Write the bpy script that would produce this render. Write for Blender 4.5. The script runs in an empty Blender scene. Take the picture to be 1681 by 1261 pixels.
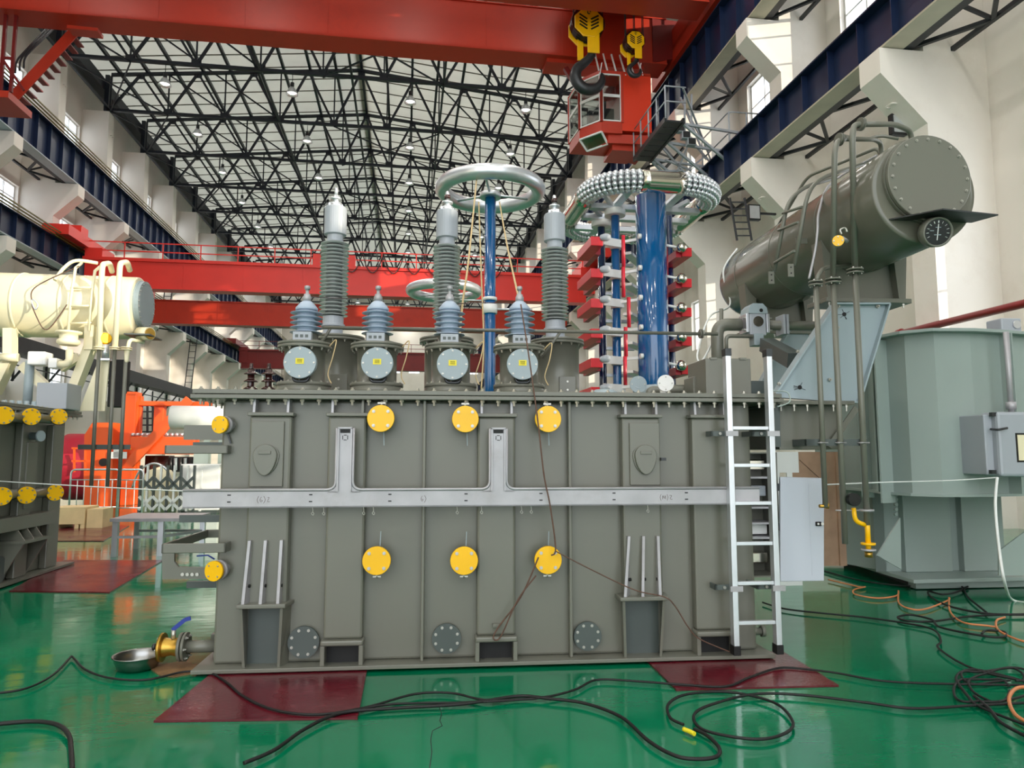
import bpy, math, random
from mathutils import Vector, Matrix
random.seed(11)
sc = bpy.context.scene
R = math.radians
# ------------------------------------------------------------------ camera
F = 1165.0                       # focal length in pixels of the 1681 x 1261 frame
TH = math.atan(115 / F)          # the camera looks up by 5.6 degrees
A = R(8.52)                      # hall axis, left of the camera axis
BT = R(5.5)                      # big transformer, turned against the camera
CZ = 1.6                         # camera height
cam = bpy.data.cameras.new('camera')
cam.sensor_width = 36; cam.sensor_fit = 'HORIZONTAL'; cam.lens = 36 * F / 1681
cam.clip_start = 0.05; cam.clip_end = 400
camo = bpy.data.objects.new('camera', cam); sc.collection.objects.link(camo)
camo.location = (0, 0, CZ); camo.rotation_euler = (math.pi / 2 + TH, 0, 0)
sc.camera = camo
# ------------------------------------------------------------------ world and exposure
w = bpy.data.worlds.new('sky'); sc.world = w; w.use_nodes = True
bg = w.node_tree.nodes['Background']
bg.inputs[0].default_value = (0.93, 0.97, 1.0, 1); bg.inputs[1].default_value = 2.6
sc.view_settings.view_transform = 'Standard'; sc.view_settings.look = 'None'
sc.view_settings.gamma = 1.0; sc.view_settings.use_curve_mapping = False
sc.view_settings.exposure = 0.28
LAMP_W = 110.0
sun = bpy.data.lights.new('sun', 'SUN'); sun.energy = 5.5; sun.angle = R(0.6); sun.color = (1.0, 0.86, 0.66)
suno = bpy.data.objects.new('sun', sun); sc.collection.objects.link(suno)
suno.rotation_euler = (Matrix.Rotation(A, 3, 'Z') @ Vector((-18.0, 11.0, -3.4))).normalized().to_track_quat('-Z', 'Y').to_euler()
# ------------------------------------------------------------------ helpers
def ray(px, py):
    X = (px - 840.5) / F; Y = -(py - 630.5) / F
    return (X, math.cos(TH) - math.sin(TH) * Y, math.sin(TH) + math.cos(TH) * Y)
def fp(ang, px, py, u=None, v=None, z=None):
    """frame coordinates (u across, v along, z up) of a sight line met at a given u, v or z"""
    d = ray(px, py); ca, sa = math.cos(ang), math.sin(ang)
    du = d[0] * ca + d[1] * sa; dv = -d[0] * sa + d[1] * ca; dz = d[2]
    t = u / du if u is not None else v / dv if v is not None else (z - CZ) / dz
    return (du * t, dv * t, CZ + dz * t)
def hp(px, py, **k): return fp(A, px, py, **k)
def tp(px, py, **k): return fp(BT, px, py, **k)
def tx(px, py, v): return fp(BT, px, py, v=v)[0]
def tz(px, py, v): return fp(BT, px, py, v=v)[2]
def lin(c):
    return tuple(((x / 255) / 12.92 if x / 255 <= 0.04045 else ((x / 255 + 0.055) / 1.055) ** 2.4) for x in c)
ORG = {}
ANG = {}
class M:
    def __init__(s): s.v = []; s.f = []; s.sm = []
    def add(s, vs, fs, smooth=False):
        o = len(s.v); s.v += [tuple(p) for p in vs]
        for q in fs: s.f.append([i + o for i in q]); s.sm.append(smooth)
        return s
    def box(s, x0, x1, y0, y1, z0, z1):
        x0, x1 = sorted((x0, x1)); y0, y1 = sorted((y0, y1)); z0, z1 = sorted((z0, z1))
        return s.add([(x0,y0,z0),(x1,y0,z0),(x1,y1,z0),(x0,y1,z0),(x0,y0,z1),(x1,y0,z1),(x1,y1,z1),(x0,y1,z1)],
                     [(0,3,2,1),(4,5,6,7),(0,1,5,4),(1,2,6,5),(2,3,7,6),(3,0,4,7)])
    def bar(s, a, b, w, h=None, up=(0, 0, 1)):
        a = Vector(a); b = Vector(b); h = h or w; d = (b - a).normalized(); up = Vector(up)
        if abs(d.dot(up)) > 0.98: up = Vector((1, 0, 0)) if abs(d.x) < .9 else Vector((0, 1, 0))
        x = d.cross(up).normalized() * w / 2; y = x.cross(d).normalized() * h / 2
        vs = [p + i * x + j * y for p in (a, b) for i, j in ((-1,-1),(1,-1),(1,1),(-1,1))]
        return s.add(vs, [(0,1,2,3),(4,7,6,5),(0,4,5,1),(1,5,6,2),(2,6,7,3),(3,7,4,0)])
    def lathe(s, prof, c=(0,0,0), d=(0,0,1), n=24, smooth=True, cap=True):
        """profile of (radius, distance along d) swept round the axis through c"""
        c = Vector(c); d = Vector(d).normalized()
        x = d.cross(Vector((0,0,1)) if abs(d.z) < .9 else Vector((1,0,0))).normalized(); y = d.cross(x)
        vs = []; fs = []
        for r, t in prof:
            for i in range(n):
                q = 2 * math.pi * i / n
                vs.append(c + d * t + (x * math.cos(q) + y * math.sin(q)) * r)
        for k in range(len(prof) - 1):
            for i in range(n):
                j = (i + 1) % n
                fs.append((k*n+i, k*n+j, (k+1)*n+j, (k+1)*n+i))
        s.add(vs, fs, smooth)
        if cap:
            o = len(s.v) - len(vs); m = len(prof) - 1
            s.f.append([o + i for i in range(n)][::-1]); s.sm.append(False)
            s.f.append([o + m*n + i for i in range(n)]); s.sm.append(False)
        return s
    def cyl(s, a, b, r, n=14, r2=None, smooth=True):
        a = Vector(a); b = Vector(b)
        return s.lathe([(r, 0), (r if r2 is None else r2, (b - a).length)], a, b - a, n, smooth)
    def tube(s, pts, r, n=8, closed=False, cap=True):
        pts = [Vector(p) for p in pts]; m = len(pts); vs = []; x = None
        for i, p in enumerate(pts):
            if closed: d = pts[(i+1) % m] - pts[i-1]
            else: d = pts[min(i+1, m-1)] - pts[max(i-1, 0)]
            d = d.normalized() if d.length > 1e-9 else Vector((0,0,1))
            if x is None:
                x = d.cross(Vector((0,0,1)) if abs(d.z) < .9 else Vector((1,0,0))).normalized()
            else:
                x = (x - d * x.dot(d)).normalized()
            y = d.cross(x); rr = r(i / max(1, m-1)) if callable(r) else r
            for k in range(n):
                q = 2 * math.pi * k / n; vs.append(p + (x * math.cos(q) + y * math.sin(q)) * rr)
        fs = []
        for i in range(m if closed else m - 1):
            for k in range(n):
                j = (k + 1) % n; i2 = (i + 1) % m
                fs.append((i*n+k, i*n+j, i2*n+j, i2*n+k))
        o = len(s.v); s.add(vs, fs, True)
        if cap and not closed:
            s.f.append([o+k for k in range(n)][::-1]); s.sm.append(False)
            s.f.append([o+(m-1)*n+k for k in range(n)]); s.sm.append(False)
        return s
    def prism(s, poly, a0, a1, plane='xz'):
        """polygon in a plane, given thickness along the remaining axis"""
        n = len(poly)
        mp = {'xz': lambda p, q, t: (p, t, q), 'yz': lambda p, q, t: (t, p, q), 'xy': lambda p, q, t: (p, q, t)}[plane]
        vs = [mp(p, q, a0) for p, q in poly] + [mp(p, q, a1) for p, q in poly]
        fs = [tuple(range(n))[::-1], tuple(range(n, 2*n))] + [(i, (i+1) % n, n+(i+1) % n, n+i) for i in range(n)]
        return s.add(vs, fs)
    def build(s, name, mat, parent=None, ang=0.0, kind=None, bev=0, loc=None):
        me = bpy.data.meshes.new(name)
        if parent is not None: o0 = ORG[parent]
        else:
            xs = list(zip(*s.v)); o0 = Vector(((min(xs[0])+max(xs[0]))/2, (min(xs[1])+max(xs[1]))/2, min(xs[2])))
        me.from_pydata([(p[0]-o0.x, p[1]-o0.y, p[2]-o0.z) for p in s.v], [], s.f)
        me.polygons.foreach_set('use_smooth', s.sm)
        me.materials.append(mat); me.update()
        bmfix(me)
        o = bpy.data.objects.new(name, me); sc.collection.objects.link(o)
        ORG[o] = o0
        if parent is not None: o.parent = parent; ANG[o] = ANG[parent]
        else:
            ANG[o] = ang; o.location = Matrix.Rotation(ang, 4, 'Z') @ o0; o.rotation_euler = (0, 0, ang)
        if kind: o['kind'] = kind
        if bev:
            b = o.modifiers.new('bevel', 'BEVEL'); b.width = bev; b.segments = 2; b.limit_method = 'ANGLE'; b.angle_limit = R(50)
        return o
import bmesh
def bmfix(me):
    b = bmesh.new(); b.from_mesh(me); bmesh.ops.recalc_face_normals(b, faces=b.faces); b.to_mesh(me); b.free()
def thing(name, label, cat, org, ang=0.0, group=None, kind=None):
    o = bpy.data.objects.new(name, None); sc.collection.objects.link(o)
    o.empty_display_size = 0.2
    ORG[o] = Vector(org); ANG[o] = ang
    o.location = Matrix.Rotation(ang, 4, 'Z') @ Vector(org); o.rotation_euler = (0, 0, ang)
    tag(o, label, cat, group, kind)
    return o
def tag(o, label=None, cat=None, group=None, kind=None):
    if label: o['label'] = label
    if cat: o['category'] = cat
    if group: o['group'] = group
    if kind: o['kind'] = kind
    return o
def inst(name, src, pos, parent, rot=None, scale=None):
    """a further piece that shares the mesh of src, at frame position pos under parent"""
    o = bpy.data.objects.new(name, src); sc.collection.objects.link(o)
    o.parent = parent; ORG[o] = ORG[parent]; ANG[o] = ANG[parent]
    m = Matrix.Translation(Vector(pos) - ORG[parent])
    if rot is not None: m = m @ rot.to_4x4()
    if scale is not None: m = m @ Matrix.Diagonal((*scale, 1))
    o.matrix_local = m
    return o
def rawmesh(name, b, mat):
    me = bpy.data.meshes.new(name); me.from_pydata(b.v, [], b.f); me.polygons.foreach_set('use_smooth', b.sm)
    me.materials.append(mat); bmfix(me); return me
def aim(d):  # rotation that turns +Z to d
    return Vector(d).normalized().to_track_quat('Z', 'Y').to_matrix()
def spline(pts, k=8, closed=False):
    P = [Vector(p) for p in pts]; n = len(P); out = []
    for i in range(n if closed else n - 1):
        if closed: a, b, c, d = P[i-1], P[i], P[(i+1) % n], P[(i+2) % n]
        else: a, b, c, d = P[max(i-1, 0)], P[i], P[i+1], P[min(i+2, n-1)]
        for j in range(k):
            t = j / k
            out.append(0.5 * ((2*b) + (c-a)*t + (2*a-5*b+4*c-d)*t*t + (3*b-a-3*c+d)*t**3))
    if not closed: out.append(P[-1])
    return out
def arcpath(pts, rad, k=6):
    """polyline with rounded corners"""
    P = [Vector(p) for p in pts]; out = [P[0]]
    for i in range(1, len(P) - 1):
        a = (P[i-1] - P[i]); b = (P[i+1] - P[i]); r = min(rad, a.length * .49, b.length * .49)
        p0 = P[i] + a.normalized() * r; p1 = P[i] + b.normalized() * r
        for j in range(k + 1):
            t = j / k; out.append(p0 * (1-t)**2 + P[i] * 2*t*(1-t) + p1 * t*t)
    out.append(P[-1]); return out
# ------------------------------------------------------------------ materials
def mat(name, rgb, rough=0.5, metal=0.0, var=0.08, scale=3.0, bump=0.0, bscale=60.0, rvar=0.0, spec=0.5, emit=0.0, coat=0.0, dirt=None, dscale=1.2, damt=0.5, trans=0.0):
    m = bpy.data.materials.new(name); m.use_nodes = True
    nt = m.node_tree; p = nt.nodes['Principled BSDF']; c = lin(rgb)
    p.inputs['Roughness'].default_value = rough; p.inputs['Metallic'].default_value = metal
    p.inputs['Specular IOR Level'].default_value = spec
    tc = nt.nodes.new('ShaderNodeTexCoord')
    no = nt.nodes.new('ShaderNodeTexNoise'); no.inputs['Scale'].default_value = scale; no.inputs['Detail'].default_value = 6
    nt.links.new(tc.outputs['Object'], no.inputs['Vector'])
    mr = nt.nodes.new('ShaderNodeMapRange'); mr.inputs['From Min'].default_value = .3; mr.inputs['From Max'].default_value = .7
    mr.inputs['To Min'].default_value = 1 - var; mr.inputs['To Max'].default_value = 1 + var
    nt.links.new(no.outputs['Fac'], mr.inputs['Value'])
    mx = nt.nodes.new('ShaderNodeMix'); mx.data_type = 'RGBA'; mx.blend_type = 'MULTIPLY'; mx.inputs['Factor'].default_value = 1
    mx.inputs['A'].default_value = (*c, 1); nt.links.new(mr.outputs['Result'], mx.inputs['B'])
    col = mx.outputs['Result']
    if dirt:
        n2 = nt.nodes.new('ShaderNodeTexNoise'); n2.inputs['Scale'].default_value = dscale; n2.inputs['Detail'].default_value = 9; n2.inputs['Roughness'].default_value = .7
        nt.links.new(tc.outputs['Object'], n2.inputs['Vector'])
        m2 = nt.nodes.new('ShaderNodeMapRange'); m2.inputs['From Min'].default_value = .52; m2.inputs['From Max'].default_value = .75
        m2.inputs['To Min'].default_value = 0; m2.inputs['To Max'].default_value = damt
        nt.links.new(n2.outputs['Fac'], m2.inputs['Value'])
        x2 = nt.nodes.new('ShaderNodeMix'); x2.data_type = 'RGBA'; nt.links.new(m2.outputs['Result'], x2.inputs['Factor'])
        nt.links.new(col, x2.inputs['A']); x2.inputs['B'].default_value = (*lin(dirt), 1); col = x2.outputs['Result']
    nt.links.new(col, p.inputs['Base Color'])
    if rvar:
        m3 = nt.nodes.new('ShaderNodeMapRange'); m3.inputs['From Min'].default_value = .3; m3.inputs['From Max'].default_value = .7
        m3.inputs['To Min'].default_value = max(0, rough - rvar); m3.inputs['To Max'].default_value = rough + rvar
        nt.links.new(no.outputs['Fac'], m3.inputs['Value']); nt.links.new(m3.outputs['Result'], p.inputs['Roughness'])
    if bump:
        nb = nt.nodes.new('ShaderNodeTexNoise'); nb.inputs['Scale'].default_value = bscale; nb.inputs['Detail'].default_value = 3
        nt.links.new(tc.outputs['Object'], nb.inputs['Vector'])
        b = nt.nodes.new('ShaderNodeBump'); b.inputs['Strength'].default_value = bump; b.inputs['Distance'].default_value = .02
        nt.links.new(nb.outputs['Fac'], b.inputs['Height']); nt.links.new(b.outputs['Normal'], p.inputs['Normal'])
    if emit:
        p.inputs['Emission Color'].default_value = (*c, 1); p.inputs['Emission Strength'].default_value = emit
    if trans:   # thin translucent sheet
        tl = nt.nodes.new('ShaderNodeBsdfTranslucent'); nt.links.new(col, tl.inputs[0])
        xs = nt.nodes.new('ShaderNodeMixShader'); xs.inputs[0].default_value = trans
        nt.links.new(p.outputs[0], xs.inputs[1]); nt.links.new(tl.outputs[0], xs.inputs[2])
        nt.links.new(xs.outputs[0], nt.nodes['Material Output'].inputs[0])
    if coat: p.inputs['Coat Weight'].default_value = coat; p.inputs['Coat Roughness'].default_value = .08
    return m
def glassmat(name, tint=(1, 1, 1), gloss=.12):
    m = bpy.data.materials.new(name); m.use_nodes = True; nt = m.node_tree
    nt.nodes.remove(nt.nodes['Principled BSDF']); out = nt.nodes['Material Output']
    t = nt.nodes.new('ShaderNodeBsdfTransparent'); t.inputs[0].default_value = (*tint, 1)
    g = nt.nodes.new('ShaderNodeBsdfGlossy'); g.inputs['Roughness'].default_value = .03
    n = nt.nodes.new('ShaderNodeTexNoise'); n.inputs['Scale'].default_value = 2
    r = nt.nodes.new('ShaderNodeMapRange'); r.inputs['To Min'].default_value = gloss * .7; r.inputs['To Max'].default_value = gloss * 1.3
    x = nt.nodes.new('ShaderNodeMixShader'); nt.links.new(n.outputs['Fac'], r.inputs['Value']); nt.links.new(r.outputs['Result'], x.inputs[0])
    nt.links.new(t.outputs[0], x.inputs[1]); nt.links.new(g.outputs[0], x.inputs[2]); nt.links.new(x.outputs[0], out.inputs[0])
    return m
K = {}
K['wall'] = mat('wall_plaster', (232, 225, 216), .75, var=.04, scale=.5, bump=.05, bscale=15, dirt=(196, 178, 160), dscale=.35, damt=.35)
K['roof'] = mat('roof_sheet', (206, 204, 192), .55, var=.06, scale=.7, trans=.2)  # translucence added so sky light glows through the roof
K['deck'] = mat('roof_deck', (120, 118, 108), .7, var=.07, scale=.7)
K['steel_navy'] = mat('navy_truss_paint', (18, 25, 40), .45, var=.15, scale=2)
K['beam_blue'] = mat('blue_beam_paint', (17, 34, 66), .42, var=.12, scale=1.2)
K['beam_beige'] = mat('beige_flange_paint', (176, 170, 150), .5, var=.1, scale=1.5)
K['steel_dark'] = mat('dark_steel_paint', (42, 44, 48), .5, var=.15, scale=2)
K['yellow_rail'] = mat('conductor_rail_yellow', (104, 92, 34), .5, var=.25, scale=4)
K['crane_red'] = mat('crane_red_paint', (190, 52, 28), .42, var=.12, scale=.5, dirt=(140, 34, 22), dscale=.5, damt=.5)
K['crane_red2'] = mat('crane_bright_red_paint', (235, 52, 40), .4, var=.08, scale=.5)
K['crane_dark'] = mat('crane_dark_red', (120, 24, 22), .45, var=.12, scale=1)
K['yellow'] = mat('yellow_paint', (252, 192, 0), .35, var=.04, scale=4)
K['black'] = mat('black_rubber_and_shade', (12, 12, 13), .6, var=.2, scale=6)
K['iron'] = mat('dark_iron', (62, 64, 66), .4, metal=.6, var=.15, scale=5)
K['grey'] = mat('olive_grey_paint', (110, 110, 100), .3, var=.025, scale=1.2, bump=.02, bscale=220)
K['grey_gloss'] = mat('glossy_olive_paint', (104, 103, 92), .2, var=.04, scale=1.2)
K['basin'] = mat('brushed_basin_steel', (150, 150, 150), .28, metal=1, var=.05, scale=6)
K['grey_dk'] = mat('dark_slate_paint_and_shade', (76, 84, 82), .4, var=.06, scale=4)
K['bluegrey'] = mat('blue_grey_paint', (152, 166, 172), .4, var=.05, scale=2)
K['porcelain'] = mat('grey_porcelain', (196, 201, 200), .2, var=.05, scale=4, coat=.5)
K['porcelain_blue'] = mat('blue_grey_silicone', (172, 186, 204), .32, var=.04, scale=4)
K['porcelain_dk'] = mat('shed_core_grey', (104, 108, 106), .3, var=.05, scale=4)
K['brown_glaze'] = mat('brown_glaze', (52, 22, 20), .18, var=.1, scale=6, coat=.5)
K['alu'] = mat('aluminium', (214, 217, 222), .32, metal=.75, var=.05, scale=6)
K['galv'] = mat('galvanised_channel', (176, 174, 178), .48, metal=.35, var=.1, scale=5, dirt=(140, 130, 124), dscale=3, damt=.4)
K['bolt'] = mat('zinc_bolt', (178, 176, 168), .34, metal=.7, var=.08, scale=30)
K['chrome'] = mat('polished_steel', (205, 200, 188), .14, metal=1, var=.04, scale=3)
K['brass'] = mat('brass', (190, 150, 66), .3, metal=.85, var=.1, scale=12)
K['blue_col'] = mat('blue_tube', (0, 84, 142), .14, var=.06, scale=2, coat=.8)
K['navy_col'] = mat('navy_tube', (8, 38, 80), .16, var=.06, scale=2, coat=.8)
K['red_box'] = mat('red_capacitor_paint', (206, 14, 30), .32, var=.05, scale=3)
K['red_rod'] = mat('red_resistor_tube', (178, 34, 52), .35, var=.08, scale=5)
K['white'] = mat('white_paint', (236, 236, 234), .4, var=.03, scale=3)
K['cream'] = mat('cream_paint', (236, 226, 192), .34, var=.04, scale=1.2)
K['maroon'] = mat('maroon_plate', (92, 16, 30), .2, var=.16, scale=2, bump=.12, bscale=40, rvar=.1, dirt=(150, 70, 80), dscale=6, damt=.4)
K['orange'] = mat('orange_machine_paint', (240, 92, 30), .4, var=.06, scale=1)
K['green_grey'] = mat('green_grey_paint', (150, 163, 158), .42, var=.05, scale=1.2)
K['wood'] = mat('plywood', (176, 142, 116), .6, var=.12, scale=4, dirt=(140, 104, 84), dscale=3)
K['crate'] = mat('pine_crate', (226, 200, 150), .6, var=.1, scale=3)
K['door_grey'] = mat('pale_grey_enamel', (196, 201, 212), .3, var=.02, scale=1)
K['red_pipe'] = mat('red_fire_pipe', (136, 28, 30), .35, var=.1, scale=2)
K['rope'] = mat('tan_rope', (212, 186, 140), .8, var=.15, scale=30)
K['twine'] = mat('brown_wire', (96, 70, 58), .7, var=.2, scale=30)
K['strap'] = mat('white_strap', (232, 234, 232), .5, var=.04, scale=8)
K['orange_hose'] = mat('orange_hose', (206, 128, 80), .5, var=.12, scale=8)
K['label_yellow'] = mat('yellow_label', (232, 214, 40), .5, var=.04, scale=10)
K['panel_grey'] = mat('control_box_grey', (164, 169, 177), .36, var=.03, scale=2)
K['cardboard'] = mat('oil_stained_card', (128, 96, 62), .8, var=.3, scale=9)
K['blue_grip'] = mat('blue_plastic', (44, 60, 150), .4, var=.05, scale=8)
K['lamp_glow'] = mat('lamp_glass', (255, 250, 236), .3, emit=6)
K['lens_dark'] = mat('dial_black', (14, 15, 16), .3, var=.1, scale=8)
K['glass'] = glassmat('window_glass', (.96, .98, 1), .1)
K['cab_glass'] = glassmat('cab_glass', (.72, .76, .74), .25)
# floor: glossy green epoxy
def floor_mat():
    m = bpy.data.materials.new('green_epoxy'); m.use_nodes = True; nt = m.node_tree; p = nt.nodes['Principled BSDF']
    tc = nt.nodes.new('ShaderNodeTexCoord')
    n1 = nt.nodes.new('ShaderNodeTexNoise'); n1.inputs['Scale'].default_value = .55; n1.inputs['Detail'].default_value = 8
    n2 = nt.nodes.new('ShaderNodeTexNoise'); n2.inputs['Scale'].default_value = 5; n2.inputs['Detail'].default_value = 8; n2.inputs['Roughness'].default_value = .7
    for n in (n1, n2): nt.links.new(tc.outputs['Object'], n.inputs['Vector'])
    r = nt.nodes.new('ShaderNodeValToRGB')
    r.color_ramp.elements[0].position = .3; r.color_ramp.elements[0].color = (*lin((0, 100, 66)), 1)
    r.color_ramp.elements[1].position = .72; r.color_ramp.elements[1].color = (*lin((6, 128, 88)), 1)
    nt.links.new(n1.outputs['Fac'], r.inputs[0])
    mr = nt.nodes.new('ShaderNodeMapRange'); mr.inputs['From Min'].default_value = .66; mr.inputs['From Max'].default_value = .8
    mr.inputs['To Max'].default_value = .12
    nt.links.new(n2.outputs['Fac'], mr.inputs['Value'])
    x = nt.nodes.new('ShaderNodeMix'); x.data_type = 'RGBA'; nt.links.new(mr.outputs['Result'], x.inputs['Factor'])
    nt.links.new(r.outputs[0], x.inputs['A']); x.inputs['B'].default_value = (*lin((130, 160, 130)), 1)
    nt.links.new(x.outputs['Result'], p.inputs['Base Color'])
    m2 = nt.nodes.new('ShaderNodeMapRange'); m2.inputs['From Min'].default_value = .3; m2.inputs['From Max'].default_value = .75
    m2.inputs['To Min'].default_value = .04; m2.inputs['To Max'].default_value = .16
    nt.links.new(n2.outputs['Fac'], m2.inputs['Value']); nt.links.new(m2.outputs['Result'], p.inputs['Roughness'])
    mp = nt.nodes.new('ShaderNodeMapping'); mp.inputs['Scale'].default_value = (1.2, 3.0, 1); nt.links.new(tc.outputs['Object'], mp.inputs['Vector'])
    nb = nt.nodes.new('ShaderNodeTexNoise'); nb.inputs['Scale'].default_value = 1.6; nb.inputs['Detail'].default_value = 4
    nt.links.new(mp.outputs[0], nb.inputs['Vector'])
    b = nt.nodes.new('ShaderNodeBump'); b.inputs['Strength'].default_value = .07; b.inputs['Distance'].default_value = .03
    nt.links.new(nb.outputs['Fac'], b.inputs['Height']); nt.links.new(b.outputs['Normal'], p.inputs['Normal'])
    p.inputs['Specular IOR Level'].default_value = .6
    return m
K['floor'] = floor_mat()
BOLT = rawmesh('bolt', M().cyl((0,0,0), (0,0,.5), 1, 6, smooth=False).cyl((0,0,.5), (0,0,1.1), .55, 6, smooth=False), K['bolt'])
NUT = rawmesh('nut_bolt', M().cyl((0,0,0), (0,0,.7), 1, 6, smooth=False).cyl((0,0,.7), (0,0,1.8), .5, 6, smooth=False), K['bolt'])
def bolts_ring(parent, c, d, rad, n, size, name='bolt', mesh=None, ph=0.0):
    c = Vector(c); d = Vector(d).normalized()
    x = d.cross(Vector((0,0,1)) if abs(d.z) < .9 else Vector((1,0,0))).normalized(); y = d.cross(x); rm = aim(d)
    for i in range(n):
        q = 2 * math.pi * (i + ph) / n
        inst(name, mesh or BOLT, c + (x * math.cos(q) + y * math.sin(q)) * rad, parent, rm, (size, size, size))
# ================================================================== THE HALL (frame: u across, v along, z up)
UL, UR = -19.3, 13.1            # inner wall faces
V0, V1 = -21.9, 106.0
EAVE, RIDGE, UC = 24.45, 26.1, -3.2
COLV = [2.1 + 6 * k for k in range(-4, 18)]
fl = M().box(UL - .4, UR + .4, V0, V1 + .4, -.25, 0).build('floor', K['floor'], ang=A, kind='structure')
tag(fl, 'glossy green epoxy floor of the whole hall', 'floor')
GL0, GL1 = 6.2, 12.9
LEVELS_R = [(6.35, 8.6), (13.2, 16.0), (19.4, 21.0)]
for cp_ in ([(721, 1160), (725, 1172), (722, 1183), (726, 1192), (710, 1200), (707, 1215), (709, 1235), (705, 1262)], [(560, 1030), (690, 1025)]):
    M().tube([Vector(hp(x, y, z=.0)) for x, y in cp_], .0025, 4).build('floor_crack', K['steel_dark'], fl)
LEVELS_L = [(5.0, 7.0), (13.0, 14.9), (19.2, 20.9)]
def wins(side):
    return [(c - (5.2 if abs(c - 2.1) < .1 else 3.2), c - 1.1) for c in COLV[1:]] if side > 0 else [(c - 2.45, c - .5) for c in COLV[1:]]  # one unseen right window widened so sun reaches the left conservator
def make_wall(name, side, u0, u1, label):
    m = M(); lev = LEVELS_R if side > 0 else LEVELS_L; z = 0.0
    for (a, b) in lev:
        m.box(u0, u1, V0, V1, z, a); p = V0
        for (s, e) in wins(side):
            m.box(u0, u1, p, s, a, b); p = e
        m.box(u0, u1, p, V1, a, b); z = b
    m.box(u0, u1, V0, V1, z, EAVE + .3)
    if side > 0:    # tall glazing out of view, added to let sun onto the left side
        m = M(); z = 0.0
        for (a, b) in lev:
            if z == 0.0: m.box(u0, u1, V0, GL0, 0, a); m.box(u0, u1, GL0, GL1, 0, 3.4); m.box(u0, u1, GL1, V1, 0, a)
            else: m.box(u0, u1, V0, V1, z, a)
            p = V0
            for (s, e) in wins(side):
                if a < 9 and s > 4 and e < 13.1: continue
                q = s if not (a < 9 and p < GL0 < s) else GL0
                m.box(u0, u1, p, q, a, b); p = e
                if q == GL0: m.box(u0, u1, GL1, s, a, b)
            m.box(u0, u1, p, V1, a, b); z = b
        m.box(u0, u1, V0, V1, z, EAVE + .3)
    o = m.build(name, K['wall'], ang=A, kind='structure'); tag(o, label, 'wall')
    return o
wl = make_wall('wall_left', -1, UL - .4, UL, 'long off-white side wall on the left with concrete columns')
wr = make_wall('wall_right', 1, UR, UR + .4, 'long off-white side wall on the right with concrete columns')
m = M(); z = 0
fw = [(UL + 2.2 + 2.9 * k, UL + 3.9 + 2.9 * k) for k in range(10)]
for a, b in ((13.5, 16.5), (20.2, 22.2)):
    m.box(UL - .4, UR + .4, V1, V1 + .4, z, a); p = UL - .4
    for s, e in fw: m.box(p, s, V1, V1 + .4, a, b); p = e
    m.box(p, UR + .4, V1, V1 + .4, a, b); z = b
m.box(UL - .4, UR + .4, V1, V1 + .4, z, RIDGE + .3)
wf = tag(m.build('wall_far', K['wall'], ang=A, kind='structure'), 'far end wall of the hall with rows of windows', 'wall')
# windows: frame with mullions and separate panes
wn = [0]
PANES = {}
def pane_mesh(w, h):
    k = (round(w, 3), round(h, 3))
    if k not in PANES: PANES[k] = rawmesh('pane', M().box(-.006, .006, -w/2, w/2, -h/2, h/2), K['glass'])
    return PANES[k]
def window(u, v0, v1, z0, z1, nv, nz, side):
    wn[0] += 1; m = M(); t = .05; a, b = u - .04, u + .04
    m.box(a, b, v0, v1, z0, z0 + t*1.4); m.box(a, b, v0, v1, z1 - t*1.4, z1)
    m.box(a, b, v0, v0 + t*1.4, z0, z1); m.box(a, b, v1 - t*1.4, v1, z0, z1)
    for i in range(1, nv): c = v0 + (v1-v0)*i/nv; m.box(a, b, c - t/2, c + t/2, z0, z1)
    for i in range(1, nz): c = z0 + (z1-z0)*i/nz; m.box(a, b, v0, v1, c - t/2, c + t/2)
    o = m.build('window_%d' % wn[0], K['white'], ang=A, kind='structure')
    tag(o, 'white framed daylight window in the %s wall' % side, 'window', 'windows in the %s wall' % side)
    for i in range(nv):
        for j in range(nz):
            inst('pane', pane_mesh((v1-v0)/nv - t, (z1-z0)/nz - t), (u, v0+(v1-v0)*(i+.5)/nv, z0+(z1-z0)*(j+.5)/nz), o)
for side, u, lev in ((-1, UL - .2, LEVELS_L), (1, UR + .2, LEVELS_R)):
    for (s, e) in wins(side):
        for (a, b) in lev:
            near = 6 < s < 62
            if side > 0 and a < 9 and s > 4 and e < 13.1: continue
            window(u, s, e, a, b, 2 if near else 1, 3 if near else 1, 'left' if side < 0 else 'right')
window(UR + .2, GL0, GL1, 3.4, 8.6, 6, 5, 'right')  # added opening out of view, admits sun to the machine at left
for a, b in ((13.5, 16.5), (20.2, 22.2)):
    for s, e in fw:
        wn[0] += 1; mm = M(); y = V1 + .2
        mm.box(s, e, y-.04, y+.04, a, a+.1).box(s, e, y-.04, y+.04, b-.1, b).box(s, s+.1, y-.04, y+.04, a, b).box(e-.1, e, y-.04, y+.04, a, b)
        mm.box((s+e)/2-.04, (s+e)/2+.04, y-.04, y+.04, a, b).box(s, e, y-.04, y+.04, (a+b)/2-.04, (a+b)/2+.04)
        o = mm.build('window_%d' % wn[0], K['white'], ang=A, kind='structure')
        tag(o, 'white framed window in the far end wall', 'window', 'windows in the far wall')
        inst('pane', pane_mesh(e-s-.2, b-a-.2), ((s+e)/2, y, (a+b)/2), o, Matrix.Rotation(R(90), 3, 'Z'))
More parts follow.
